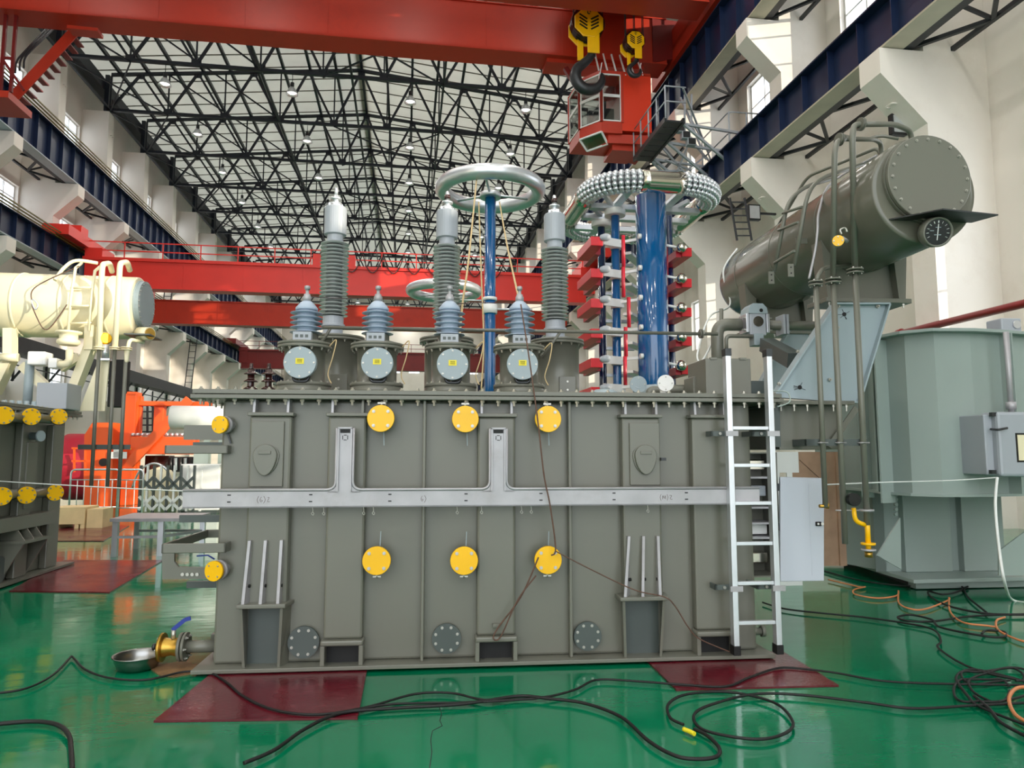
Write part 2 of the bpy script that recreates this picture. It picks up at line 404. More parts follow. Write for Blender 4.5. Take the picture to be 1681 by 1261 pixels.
# columns with corbels: parts of the side walls
def col_mesh(side):
    f, l = 1.6, 2.7             # column face and corbel lip, measured from the wall inwards
    prof = [(0, 0), (f, 0)]
    for zt in (10.7, 15.25):
        prof += [(f, zt - 1.7), (l, zt - .6), (l, zt), (f, zt)]
    prof += [(f - .1, 22.0), (0, 22.0)]
    return rawmesh('column', M().prism([(-side * p, q) for p, q in prof], -.36, .36, 'xz'), K['wall'])
cl, cr = col_mesh(-1), col_mesh(1)
for v in COLV[1:]:
    inst('column', cl, (UL, v, 0), wl); inst('column', cr, (UR, v, 0), wr)
post = rawmesh('steel_post', M().box(-.12, .12, -.12, .12, 22.0, 24.4), K['steel_navy'])
for v in COLV[1:]:
    inst('steel_post', post, (UL + 1.2, v, 0), wl); inst('steel_post', post, (UR - 1.2, v, 0), wr)
loop = rawmesh('lifting_loop', M().tube(arcpath([(0,-.12,0), (.12,-.12,0), (.12,.12,0), (0,.12,0)], .08), .016, 6), K['wall'])
for v in COLV[4:12]:
    inst('lifting_loop', loop, (UL + 1.55, v, 20.6), wl); inst('lifting_loop', loop, (UR - 2.15, v, 9.55), wr, Matrix.Rotation(R(180), 3, 'Z'))
# roof: deck, separate sheets, purlins, trusses
def roofz(u): return EAVE + (RIDGE - EAVE) * (1 - abs(u - UC) / (UC - UL))
ce = M().box(UL-.6, UL-.1, V0, V1+.4, roofz(UL)-.05, roofz(UL)+.5).box(UR+.1, UR+.6, V0, V1+.4, roofz(UR)-.05, roofz(UR)+.5).box(UC-.25, UC+.25, V0, V1+.4, RIDGE+.24, RIDGE+.34).build('ceiling', K['deck'], ang=A, kind='structure')
tag(ce, 'pitched roof of cream translucent sheets on navy steel trusses', 'roof')
for sgn in (-1, 1):
    e = UL - .2 if sgn < 0 else UR + .2
    b0 = M().add([(e, -.75, roofz(e)+.22), (UC, -.75, RIDGE+.22), (UC, .75, RIDGE+.22), (e, .75, roofz(e)+.22)], [(0,1,2,3)])
    sh = rawmesh('roof_sheet', b0, K['roof'])
    rb = rawmesh('sheet_seam', M().prism([(e, roofz(e)+.16), (UC, RIDGE+.16), (UC, RIDGE+.21), (e, roofz(e)+.21)], -.03, .03, 'xz'), K['deck'])
    for i in range(85):
        inst('roof_sheet', sh, (0, V0 + .75 + 1.5 * i, 0), ce)
        if 22 < V0 + 1.5 * i < 80: inst('sheet_seam', rb, (0, V0 + 1.5 * i, 0), ce)
for i in range(21):
    u = UL + .2 + (UR - UL - .4) * i / 20
    M().box(u - .075, u + .075, V0, V1, roofz(u) - .02, roofz(u) + .2).build('purlin', K['steel_navy'], ce)
for u in (UL + .8, UR - .8):
    M().box(u - .3, u + .3, V0, V1, 23.4, 24.1).build('eave_beam', K['steel_navy'], ce)
TU0, TU1, ZB = UL + 1.4, UR - 1.4, 22.25
NP = 9
def zt(u): return roofz(u) - .12
tr_m = M(); diag = []
tr_m.bar((TU0, 0, ZB), (TU1, 0, ZB), .2, .16); tr_m.bar((TU0, 0, zt(TU0)), (UC, 0, zt(UC)), .2, .16); tr_m.bar((UC, 0, zt(UC)), (TU1, 0, zt(TU1)), .2, .16)
web = []
dx = (TU1 - TU0) / NP
for i in range(NP + 1):
    u = TU0 + dx * i; web.append(((u, 0, ZB), (u, 0, zt(u)), .08))
    if i < NP:
        um = u + dx / 2
        web.append(((u, 0, ZB), (um, 0, zt(um)), .13)); web.append(((um, 0, zt(um)), (u + dx, 0, ZB), .13))
        tr_m.box(um-.22, um+.22, -.03, .03, zt(um)-.3, zt(um)); tr_m.box(u+dx-.25, u+dx+.25, -.03, .03, ZB, ZB+.3)
webmesh = [rawmesh('truss_member', M().bar(a, b, t), K['steel_navy']) for a, b, t in web]
near_mesh = rawmesh('roof_truss', tr_m, K['steel_navy'])
for a, b, t in web: tr_m.bar(a, b, t)
far_mesh = rawmesh('roof_truss', tr_m, K['steel_navy'])
for v in COLV[1:]:
    if 25 < v < 65:
        t = inst('roof_truss', near_mesh, (0, v, 0), ce)
        # children of a truss sit in its own space
        for wm in webmesh:
            o = bpy.data.objects.new('truss_member', wm); sc.collection.objects.link(o); o.parent = t
    else:
        inst('roof_truss', far_mesh, (0, v, 0), ce)
# longitudinal ties along the bottom chords and diagonal bracing between trusses
for u in (TU0, TU0 + 3*dx, UC, TU1 - 3*dx, TU1):
    M().box(u - .06, u + .06, 2.1, V1, ZB - .06, ZB + .06).build('longitudinal_tie', K['steel_navy'], ce)
for k, v in enumerate(COLV[7:15]):
    for (a, b) in ((TU0, TU0 + dx), (TU1 - dx, TU1), (TU0 + 4*dx, TU0 + 6*dx)) if k % 2 == 0 else ((TU0, TU0 + dx), (TU1 - dx, TU1)):
        M().bar((a, v, ZB - .1), (b, v + 6, ZB - .1), .07).build('bracing_rod', K['steel_navy'], ce)
        M().bar((b, v, ZB - .16), (a, v + 6, ZB - .16), .07).build('bracing_rod', K['steel_navy'], ce)
    for (a, b) in ((TU0 + dx, TU0 + 3*dx), (TU1 - 3*dx, TU1 - dx)):
        M().bar((a, v, zt(a) - .1), (b, v + 6, ZB + .1), .07).build('bracing_rod', K['steel_navy'], ce)
# crane runway beams
stiff = {}
def runway(label, side, z0, z1, uc, rails):
    v0, v1 = COLV[1], V1 - .2
    o = thing('crane_runway_beam', label, 'beam', (uc, (v0+v1)/2, z0), A)
    M().box(uc - .02, uc + .02, v0, v1, z0 + .05, z1 - .04).build('web_plate', K['beam_blue'], o)
    M().box(uc - .28, uc + .28, v0, v1, z1 - .04, z1).build('top_flange', K['beam_blue'], o)
    M().box(uc - .26, uc + .26, v0, v1, z0, z0 + .05).build('bottom_flange', K['beam_beige'] if side > 0 else K['bluegrey'], o)
    M().box(uc - .05, uc + .05, v0, v1, z1, z1 + .12).build('rail', K['iron'], o)
    h = round(z1 - z0, 2)
    if (side, h) not in stiff:
        stiff[(side, h)] = rawmesh('stiffener', M().box(-.2, -.02, -.012, .012, .05, h - .04).box(.02, .2, -.012, .012, .05, h - .04), K['beam_blue'])
    v = v0 + .6
    while v < v1:
        inst('stiffener', stiff[(side, h)], (uc, v, z0), o); v += 1.2 if v < 62 else 1.5
    # horizontal lattice girder between the beam and the wall
    lat = M(); uo = uc + side * 1.5
    M().bar((uo, v0, z0 + .1), (uo, v1, z0 + .1), .1).build('lattice_chord', K['steel_dark'], o)
    M().box(uc + side*.26, uc + side*.5, v0, v1, z0 + .02, z0 + .14).build('lattice_channel', K['steel_dark'], o)
    lm = rawmesh('lattice_bar', M().bar((uc-uc + side*.3, 0, .1), (side*1.5, 1.5, .1), .09).bar((side*1.5, 1.5, .1), (side*.3, 3.0, .1), .09).bar((side*1.5, 1.5, .1), (side*.1, 1.5, .55), .07), K['steel_dark'])
    v = v0
    while v < v1 - 3: inst('lattice_bar', lm, (uc, v, z0), o); v += 3.0
    if rails:
        for i in range(3):
            M().box(uc + .34 + .1*i, uc + .38 + .1*i, v0, v1, z1 - .02 + .08*i, z1 + .04 + .08*i).build('conductor_rail', K['yellow_rail'], o)
    return o
runway('upper navy crane runway beam along the left wall, under the roof trusses', -1, 15.28, 17.1, -16.95, True)
runway('lower navy crane runway beam along the left wall, below the upper one', -1, 10.75, 11.95, -16.95, True)
runway('upper navy crane runway beam on the right, carrying the big orange-red crane', 1, 15.28, 17.1, 10.75, False)
runway('lower navy crane runway beam on the right with a beige bottom flange', 1, 10.72, 11.92, 10.75, False)
# walkway beam low on the left wall
o = thing('wall_walkway', 'dark steel walkway on brackets low along the left wall', 'walkway', (-17.2, 48, 6.0), A)
M().box(-17.7, -16.8, 28, 66, 6.05, 6.75).build('deck_beam', K['steel_dark'], o)
for k in range(13):
    v = 29 + 3 * k
    M().bar((-17.7, v, 4.9), (-16.9, v, 6.0), .08).bar((-17.65, v, 4.9), (-17.65, v, 6.0), .08).build('bracket', K['steel_dark'], o)
    M().bar((-17.0, v, 5.5), (-17.0, v + 3, 5.5), .05).build('brace_bar', K['steel_dark'], o)
# access ladders on the left wall
for (v, z0, z1, lab) in ((60.1, 6.8, 10.7, 'dark steel wall ladder up to the lower runway beam, far left'), (54.1, 12.0, 15.2, 'dark steel wall ladder between the two left runway beams')):
    o = thing('wall_ladder', lab, 'ladder', (-17.3, v, z0), A)
    for s in (-.25, .25): M().bar((-17.2 + s, v - .6, z0), (-16.8 + s, v - 1.0, z1), .06).build('ladder_rail', K['steel_dark'], o)
    n = int((z1 - z0) / .45)
    for i in range(1, n):
        t = i / n
        M().bar((-17.45 + .4*t, v - .6 - .4*t, z0 + (z1-z0)*t), (-16.95 + .4*t, v - .6 - .4*t, z0 + (z1-z0)*t), .04).build('rung', K['steel_dark'], o)
# red fire main along the right wall
o = thing('fire_main_pipe', 'dark red fire water pipe running along the right wall', 'pipe', (11.2, 13, 4.1), A)
zfp = hp(1560, 528, u=11.2)[2]
M().cyl((11.2, 6, zfp), (11.2, 16.6, zfp), .08, 16).build('pipe_run', K['red_pipe'], o)
for v in (10.2, 14.6): M().cyl((11.2, v-.06, zfp), (11.2, v+.06, zfp), .11, 16).build('coupling', K['red_pipe'], o)
for v in (15.9, 14.9): M().cyl((11.2, v, zfp - .5), (11.2, v, zfp), .045, 10).build('branch', K['red_pipe'], o)
for v in (8.1, 14.1): M().box(11.15, 11.5, v-.05, v+.05, zfp - .16, zfp - .08).build('wall_bracket', K['red_pipe'], o)
# high-bay lamps
lm_sh = rawmesh('lamp_shade', M().lathe([(.07, .42), (.12, .4), (.2, .28), (.31, .06), (.33, 0), (.31, .005), (.19, .26), (.06, .36)], n=20, cap=False), K['alu'])
lm_ca = rawmesh('lamp_housing', M().cyl((0,0,.38), (0,0,.66), .1, 12), K['steel_dark'])
lm_st = rawmesh('suspension_rod', M().cyl((0,0,.6), (0,0,1.165), .018, 6), K['steel_dark'])
lm_bu = rawmesh('lamp_lens', M().lathe([(.001, .04), (.16, .06), (.24, .13), (.2, .25), (.06, .3)], n=16, cap=False), K['lamp_glow'])
def lamp_label(u, v):
    r = round((v - 38.1) / 6)
    if v < 36: return 'bell-shaped high bay lamp under the roof, hidden above the orange-red crane'
    if r > 5: return 'tiny distant bell lamp under the roof at the far end'
    return 'bell-shaped roof lamp, %s in the %s visible row' % (ORD[[-12.85, -6.35, 0.0, 6.5].index(u)], ROW[r])
ORD = ['leftmost', 'second from the left', 'third from the left', 'rightmost']; ROW = ['nearest', 'second', 'third', 'fourth', 'fifth', 'sixth']
for v in COLV[2:]:
    for u in (-12.85, -6.35, 0.0, 6.5):
        o = thing('high_bay_lamp', lamp_label(u, v), 'lamp', (u, v, 21.0), A, 'high bay lamps under the roof')
        for nme, me in (('lamp_shade', lm_sh), ('lamp_housing', lm_ca), ('suspension_rod', lm_st), ('lamp_lens', lm_bu)):
            inst(nme, me, (u, v, 21.0), o)
        L = bpy.data.lights.new('lamp_light', 'AREA'); L.shape = 'DISK'; L.size = .5; L.energy = LAMP_W; L.color = (1.0, .965, .9)
        lo = bpy.data.objects.new('lamp_light', L); sc.collection.objects.link(lo); lo.parent = o
        lo.location = (0, 0, -.02)
# ================================================================== THE BIG TRANSFORMER (frame BT)
VB, VW, VR, VK = 5.47, 5.62, 5.53, 7.45
uA = tx(349, 1085, VW); uB = tx(1243, 1060, VW); uM = (uA + uB) / 2
ZF = 2.015; ZC = 2.085
tr = thing('power_transformer', 'big olive-grey power transformer with tall bushings, in the middle of the floor', 'transformer', (uM, 6.4, .02), BT)
G = K['grey']
b0 = tx(312, 1105, VB); b1 = tx(1273, 1078, VB)
M().box(b0, b1, VB, VK + .15, .022, .05).build('base_plate', G, tr, bev=.004)
M().box(uA, uB, VW, VK, .05, ZF).build('tank_wall', G, tr, bev=.02)
f0 = tx(312, 650, VB); f1 = tx(1287, 664, VB)
M().box(f0, f1, VB, VK + .15, ZF, ZF + .03).build('tank_flange', G, tr, bev=.004)
M().box(f0 + .01, f1 - .01, VB + .01, VK + .14, ZF + .036, ZC).build('tank_cover', G, tr, bev=.004)
M().box(f0 + .02, f1 - .02, VB + .03, VK + .12, ZF + .028, ZF + .038).build('gasket', K['black'], tr)
n = 37
for i in range(n):
    u = f0 + .06 + (f1 - f0 - .12) * i / (n - 1)
    inst('flange_bolt', NUT, (u, VB + .05, ZF), tr, aim((0, 0, -1)), (.018, .018, .024))
    inst('flange_bolt', BOLT, (u, VB + .05, ZC), tr, None, (.017, .017, .02))
for i in range(12):
    v = VB + .15 + i * .15
    inst('flange_bolt', NUT, (f0 + .05, v, ZF), tr, aim((0, 0, -1)), (.015, .015, .022))
# stiffeners
ST = [(407, 477, 402, 472), (537, 600, 533, 597), (783, 846, 784, 846), (1022, 1083, 1024, 1090), (1137, 1197, 1141, 1202)]
zBeamT = tz(700, 806, 5.41); zBeamB = tz(700, 832, 5.41)
zLedge = tz(640, 1052, VR); ztop = tz(700, 684, VR)
SU = []
for i, (a, b, c, d) in enumerate(ST):
    u0, u1 = (tx(a, 745, VR) + tx(c, 950, VR)) / 2, (tx(b, 745, VR) + tx(d, 950, VR)) / 2
    SU.append((u0, u1))
    o = M().box(u0, u1, VR, VW + .01, zLedge + .02 if i in (1, 2, 4) else tz(430, 997, 5.44), ztop).build('box_stiffener', G, tr, bev=.018)
    M().box(u0 - .015, u1 + .015, VR - .025, VW, ztop - .002, ztop + .026).build('stiffener_cap', G, o, bev=.006)
    for k, u in enumerate((u0 + .03, u1 - .03)):
        M().prism([(VR - .01, ztop + .02), (VW, ztop + .02), (VW, ZF), (VW - .09, ZF)], u - .009, u + .009, 'yz').build('gusset', K['galv'] if k == 0 or i != 1 else G, o)
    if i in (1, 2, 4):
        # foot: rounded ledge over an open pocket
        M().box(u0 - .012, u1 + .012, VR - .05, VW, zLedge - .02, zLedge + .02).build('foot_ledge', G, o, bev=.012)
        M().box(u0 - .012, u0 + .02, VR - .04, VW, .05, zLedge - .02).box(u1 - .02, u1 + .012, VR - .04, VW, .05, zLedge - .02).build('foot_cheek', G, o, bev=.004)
        M().box(u0 + .02, u1 - .02, VW - .03, VW + .005, .05, zLedge - .02).build('foot_shade', K['black'], o)  # black sheet stands in for the shade inside the open pocket
for px in (695, 937):
    u = tx(px, 850, VR)
    M().box(u - .012, u + .012, VR + .01, VW, .05, ZF).build('flat_rib', G, tr, bev=.006)
# jacking pads below the first and the fourth stiffener
for (xa, xb, i, dirn) in ((387, 468, 0, 1), (1019, 1098, 3, -1)):
    VJ = 5.44
    zj = tz(430, 997, VJ); u0, u1 = tx(xa, 997, VJ), tx(xb, 997, VJ)
    s0, s1 = SU[i]
    jp = M().add([(u0, VJ, zj-.012), (u1, VJ, zj-.012), (max(u1, s1) + .03, VW, zj-.012), (min(u0, s0) - .0, VW, zj-.012), (u0, VJ, zj+.018), (u1, VJ, zj+.018), (max(u1, s1) + .03, VW, zj+.018), (min(u0, s0), VW, zj+.018)],
                 [(0,3,2,1),(4,5,6,7),(0,1,5,4),(1,2,6,5),(2,3,7,6),(3,0,4,7)]).build('jacking_pad', G, tr, bev=.006)
    zt3 = tz(430, 887, VR - .01)
    for k in range(3):
        u = s0 + .035 + (s1 - s0 - .08) * k / 2
        uu = u0 + .04 + (u1 - u0 - .1) * k / 2
        g = M().add([(uu-.009, VJ+.02, zj+.018), (uu+.012, VJ+.02, zj+.018), (u+.012, VR+.005, zj+.018), (u-.009, VR+.005, zj+.018), (u-.009, VR-.035, zt3), (u+.012, VR-.035, zt3), (u+.012, VR+.005, zt3), (u-.009, VR+.005, zt3)],
                    [(0,3,2,1),(4,5,6,7),(0,1,5,4),(1,2,6,5),(2,3,7,6),(3,0,4,7)])
        g.build('pad_gusset', K['galv'], jp)
        M().cyl((u-.014, VR-.02, zj+.14), (u+.016, VR-.02, zj+.14), .012, 10).build('gusset_hole', K['black'], jp)
    for ua, ub, sg in ((u0 + .02, s0 - .01, 1), (u1 - .02, s1 + .02, -1)):
        M().add([(ua, VJ+.02, zj-.012), (ua+.02*sg, VJ+.02, zj-.012), (ub+.02*sg, VW, zj-.012), (ub, VW, zj-.012), (ua+.02*sg, VR-.02, .05), (ua+.04*sg, VR-.02, .05), (ub+.03*sg, VW, .05), (ub+.01*sg, VW, .05)],
                [(0,1,2,3),(7,6,5,4),(0,4,5,1),(1,5,6,2),(2,6,7,3),(3,7,4,0)]).build('pad_cheek', G, jp)
    M().box(s0+.02, s1-.02, VW-.01, VW+.005, .05, zj-.02).build('pad_shade', K['grey_dk'], jp)  # dark sheet paints the shade of the opening below the pad
# cover plates with egg-shaped caps
for (xa, xb, ex, side) in ((412, 466, 434, 1), (1033, 1082, 1061, -1)):
    z0, z1 = tz(440, 799, VR), tz(440, 692, VR)
    cp = M().box(tx(xa, 745, VR), tx(xb, 745, VR), VR - .02, VR, z0, z1).build('cover_plate', G, tr, bev=.004)
    cu, cz = tx(ex, 748, VR - .06), tz(ex, 748, VR - .06)
    def egg(sc_):
        return [(cu + sc_ * .088 * math.cos(q) * (1 if math.sin(q) > 0 else 1 + .12*math.sin(q)), cz + sc_ * (.085 if math.sin(q) > 0 else .15) * math.sin(q)) for q in [2*math.pi*i/36 for i in range(36)]]
    cc = M().prism(egg(1), VR - .055, VR - .03, 'xz').build('egg_cap', G, cp, bev=.006)
    M().prism([(p + side*.022, q) for p, q in egg(.9)], VR - .032, VR - .02, 'xz').build('cap_seat', G, cp, bev=.003)
    M().box(cu - .045, cu + .045, VR - .064, VR - .05, cz + .01, cz + .035).build('cap_handle', G, cp, bev=.003)
# cable tray: galvanised channel along the tank with two posts
VC = 5.41
c0, c1 = tx(300, 818, VC), tx(1247, 818, VC)
ch = M().box(c0, c1, VC, VC + .012, zBeamB, zBeamT).box(c0, c1, VC, VC + .1, zBeamB, zBeamB + .01).build('cable_channel', K['galv'], tr)
posts = [(tx(554, 750, VC), tx(578, 750, VC)), (tx(806, 750, VC), tx(830, 750, VC))]
zP = tz(566, 703, VC)
for a, b in posts:
    M().box(a, b, VC - .001, VC + .011, zBeamT - .02, zP).build('channel_post', K['galv'], ch)
    M().box(a, a + .012, VC - .02, VC + .06, zBeamT, zP + .005).box(b - .012, b, VC - .02, VC + .06, zBeamT, zP + .005).box(a, b, VC - .02, VC + .06, zP - .005, zP + .008).build('post_edge', K['galv'], ch)
    M().box(a + .018, b - .018, VC - .006, VC, zP - .035, zP - .008).build('post_slot', K['black'], ch)
    for dx_, dz_, w_, h_ in ((-.018,0,.005,.03), (.018,0,.005,.03), (0,.018,.022,.005), (0,-.018,.022,.005)):
        cxx = (a+b)/2; M().box(cxx+dx_-w_/2, cxx+dx_+w_/2, VC-.004, VC, zP-.07+dz_-h_/2, zP-.07+dz_+h_/2).build('knockout_cut', K['black'], ch)
# rounded lip that follows the top of the channel up the posts
def lip(pts): M().tube(arcpath(pts, .07, 8), .011, 8).build('channel_lip', K['galv'], ch)
zl = zBeamT + .012
lip([(c0, VC, zl), (posts[0][0] - .008, VC, zl), (posts[0][0] - .008, VC, zP)])
lip([(posts[0][1] + .008, VC, zP), (posts[0][1] + .008, VC, zl), (posts[1][0] - .008, VC, zl), (posts[1][0] - .008, VC, zP)])
lip([(posts[1][1] + .008, VC, zP), (posts[1][1] + .008, VC, zl), (c1, VC, zl)])
for a, b in posts:   # gusset-like fillets under the lip
    for s, u in ((-1, a), (1, b)):
        pl = [(u, zBeamT - .01), (u + s*.075, zBeamT - .01), (u + s*.03, zBeamT + .02), (u, zBeamT + .07)]
        M().prism(pl, VC, VC + .01, 'xz').build('corner_fillet', K['galv'], ch)
for px in (376, 510, 640, 765, 888, 1008, 1127):
    u = tx(px, 818, VC)
    for dz_ in (.035, -.015): M().box(u - .012, u + .012, VC - .003, VC, (zBeamT+zBeamB)/2 + dz_ - .004, (zBeamT+zBeamB)/2 + dz_ + .004).build('slot', K['black'], ch)
for i in range(6):
    u = c0 + .3 + (c1 - c0 - .5) * i / 5
    M().box(u - .03, u + .03, VC + .01, VW, zBeamB + .01, zBeamB + .03).build('channel_bracket', K['galv'], ch)
hk = rawmesh('wire_hook', M().tube(spline([(0,0,0), (.004,0,-.03), (-.006,0,-.045), (.006,0,-.058), (.012,0,-.045), (.002,0,-.035)], 5), .003, 5), K['bolt'])
for px in (512, 530, 596, 612, 750, 790, 856, 872, 1064): inst('wire_hook', hk, (tx(px, 834, VC), VC + .02, zBeamB), ch)
def scribble(px, s):   # handwritten marks on the channel
    u = tx(px, 820, VC); z = (zBeamB + zBeamT) / 2
    for st in s:
        M().tube(spline([(u + p*.02, VC - .002, z + q*.02) for p, q in st], 4), .0012, 4).build('pen_mark', K['twine'], ch)
S6 = [[(-1.2,1.3),(-1.7,0),(-1.2,-1.3)], [(-.2,1),(-.7,0),(-.3,-.8),(.2,-.3),(-.5,0)], [(.6,1.3),(1.2,0),(.6,-1.3)], [(2.0,.8),(2.6,.8),(2.0,-.6),(2.8,-.7)]]
SN = [[(-1.6,1.2),(-2.0,0),(-1.6,-1.2)], [(-1.1,-.7),(-.9,.7),(-.4,-.4),(0,.7),(.2,-.7)], [(.7,1.2),(1.1,0),(.7,-1.2)], [(1.8,.8),(2.6,.6),(1.9,-.5),(2.9,-.8)]]
scribble(430, S6); scribble(694, S6[1:3]); scribble(1092, SN)
# yellow blanking flanges on stub pipes, with valves behind
def valve(cx, cy, dpx, v, up, handle=True, name='flanged_valve'):
    u, _, z = tp(cx, cy, v=v); r = dpx / 2 * v / F * 1.02
    o = M().cyl((u, v + .03, z), (u, VW + .01, z), r * .55, 18).cyl((u, v + .045, z), (u, v + .075, z), r * .98, 24).build(name, G, tr)
    d = M().lathe([(r*.96, .03), (r, .026), (r, .004), (r*.97, 0)], (u, v, z), (0, 1, 0), 32).build('yellow_blank', K['yellow'], o)
    bolts_ring(o, (u, v + .002, z), (0, -1, 0), r * .74, 4, r * .13, ph=.5)
    s = 1 if up else -1
    M().cyl((u, v + .06, z + s*r*.9), (u, v + .06, z + s*(r + .03)), .012, 8).box(u - .03, u + .03, v + .05, v + .07, z + s*(r+.012), z + s*(r + .024)).build('valve_stem', K['bolt'], o)
    if handle:
        M().bar((u + .015, v + .1, z - s*r*.7), (u + .02, v + .1, z - s*(r + .1)), .012, .006).build('valve_lever', K['bluegrey'], o)
    return o
for x, y in ((625, 687), (764, 688), (900, 688)): valve(x, y, 43, 5.43, True)
for x, y in ((618, 921), (762, 921), (900, 920)): valve(x, y, 44, 5.43, False)
# round hand-hole covers low on the tank
for x, y, dpx in ((498, 1055, 48), (733, 1049, 46), (965, 1045, 45)):
    u, _, z = tp(x, y, v=5.57); r = dpx / 2 * 5.6 / F
    o = M().lathe([(r, 0), (r, .03), (r*.98, .035)], (u, 5.57, z), (0, 1, 0), 36).cyl((u, 5.59, z), (u, VW, z), r*.8, 20).build('hand_hole_cover', K['grey_dk'], tr)
    bolts_ring(o, (u, 5.572, z), (0, -1, 0), r * .8, 8, .012, ph=.5)
# small clips
u, _, z = tp(815, 1027, v=VR - .03); M().box(u-.03, u+.03, VR-.05, VR, z-.012, z+.012).build('earth_clip', G, tr, bev=.003)
u, _, z = tp(1090, 754, v=VR - .05); M().box(u-.025, u+.015, VR-.06, VW, z-.012, z+.012).build('sensor_stub', K['iron'], tr)
# --- turrets and bushings on the cover
def shedded(parent, name, u, v, z0, z1, core, rad, n, mcore, mshed, n_small=False):
    o = M().lathe([(core, 0), (core, z1 - z0)], (u, v, z0), n=20).build(name, mcore, parent)
    pitch = (z1 - z0) / n
    key = (round(core, 3), round(rad, 3), round(pitch, 3), mshed.name)
    if key not in SHED:
        SHED[key] = rawmesh('shed', M().lathe([(core*.99, -pitch*.2), (rad*.97, -pitch*.17), (rad, -pitch*.12), (rad*.98, -pitch*.06), (core*.99, pitch*.22)], n=28, cap=False), mshed)
    for i in range(n): inst('shed', SHED[key], (u, v, z0 + pitch * (i + .5)), o)
    return o
SHED = {}
def turret(u, v, z0, z1, rb, rf, name='turret'):
    o = M().lathe([(rf, 0), (rf, .028), (rb, .028), (rb, z1-z0-.05), (rf, z1-z0-.05), (rf, z1-z0-.028), (rf*.985, z1-z0-.028), (rf*.985, z1-z0-.022), (rf, z1-z0-.022), (rf, z1-z0)], (u, v, z0), n=40, smooth=False).build(name, G, tr, bev=0)
    for p in o.data.polygons: p.use_smooth = abs(p.normal.z) < .5
    bolts_ring(o, (u, v, z1 - .05), (0, 0, -1), rf * .91, 14, .012, mesh=NUT)
    bolts_ring(o, (u, v, z0 + .028), (0, 0, 1), rf * .91, 14, .012)
    return o
VL = 6.05
zl0, zl1 = tz(620, 636, VL) , tz(620, 566, VL)
for i, (x, dx_, dy_) in enumerate(((500, 492, 595), (619, 619, 596), (740, 743, 598), (852, 858, 598))):
    u = tx(x, 600, VL); rb, rf = .165, .222
    M().cyl((u, VL, ZC), (u, VL, zl0 + .01), rf*.98, 32).build('turret_foot', G, tr)
    t = turret(u, VL, zl0, zl1, rb, rf)
    du, dz_ = tx(dx_, dy_, VL - .25), tz(dx_, dy_, VL - .25); rd = .13
    M().cyl((du, VL - .2, dz_), (du, VL, dz_), rd * .8, 24).build('side_branch', G, t)
    M().lathe([(rd*.97, 0), (rd, .006), (rd, .03), (rd, .032)], (du, VL - .25, dz_), (0, 1, 0), 40).cyl((du, VL-.215, dz_), (du, VL-.19, dz_), rd, 32).build('terminal_cover', K['bluegrey'], t)
    bolts_ring(t, (du, VL - .249, dz_), (0, -1, 0), rd * .86, 8, .009, name='cover_bolt')
    M().box(du - .033, du + .033, VL - .253, VL - .249, dz_ - .012, dz_ + .034).build('yellow_label', K['label_yellow'], t)
    for k in range(3): M().box(du - .02, du + .02, VL - .2545, VL - .253, dz_ + .002 + k*.01, dz_ + .005 + k*.01).build('label_print', K['black'], t)
    M().tube(arcpath([(du-.06, VL-.2, dz_-.09), (du-.05, VL-.22, dz_-.15), (du+.06, VL-.22, dz_-.15), (du+.07, VL-.2, dz_-.09)], .04), .012, 8).build('cable_gland', K['iron'], t)
    # small bushing: neck, terminal block, sheds, terminal
    zc = tz(x, 553, VL); zs = tz(x, 510, VL)
    uu = tx({500:503, 619:620, 740:738, 852:853}[x], 530, VL)
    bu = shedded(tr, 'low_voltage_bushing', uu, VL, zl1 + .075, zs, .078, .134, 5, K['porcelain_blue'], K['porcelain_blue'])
    M().lathe([(.15, 0), (.15, .02), (.1, .025), (.1, .08)], (uu, VL, zl1), n=28).build('bushing_foot', G, bu)
    nb = M().box(uu - .075, uu + .075, VL - .17, VL - .1, zl1 - .0, zl1 + .075).build('terminal_block', K['panel_grey'], bu, bev=.004)
    for k in range(3): M().box(uu - .055 + k*.04, uu - .03 + k*.04, VL - .173, VL - .17, zl1 + .026, zl1 + .05).build('terminal_mark', K['grey_dk'], bu)
    M().lathe([(.092, 0), (.092, .02), (.055, .065), (.036, .08)], (uu, VL, zs), n=24).build('bushing_head', K['porcelain_blue'], bu)
    M().lathe([(.036, .08), (.036, .12), (.028, .125), (.028, .14), (.014, .145), (.014, .18), (.024, .182), (.024, .21), (.012, .215)], (uu, VL, zs), n=16).build('terminal_stud', K['galv'], bu)
    # looped earth lead
    wl_ = M().tube(spline([(u + .2, VL - .05, zl1 - .04), (u + .27, VL - .1, zl1 + .02), (u + .25, VL - .12, zl1 - .12), (u + .21, VL - .1, zl0 + .1), (u + .24, VL - .1, zl0 + .02)], 6), .005, 6).build('earth_lead', K['rope'], t)
VH = 6.95
zh0, zh1 = ZC, tz(733, 557, VH)
zi0, zi1 = tz(733, 524, VH), tz(733, 403, VH)
zcap0, zcap1, zter = tz(733, 394, VH), tz(733, 349, VH), tz(733, 316, VH)
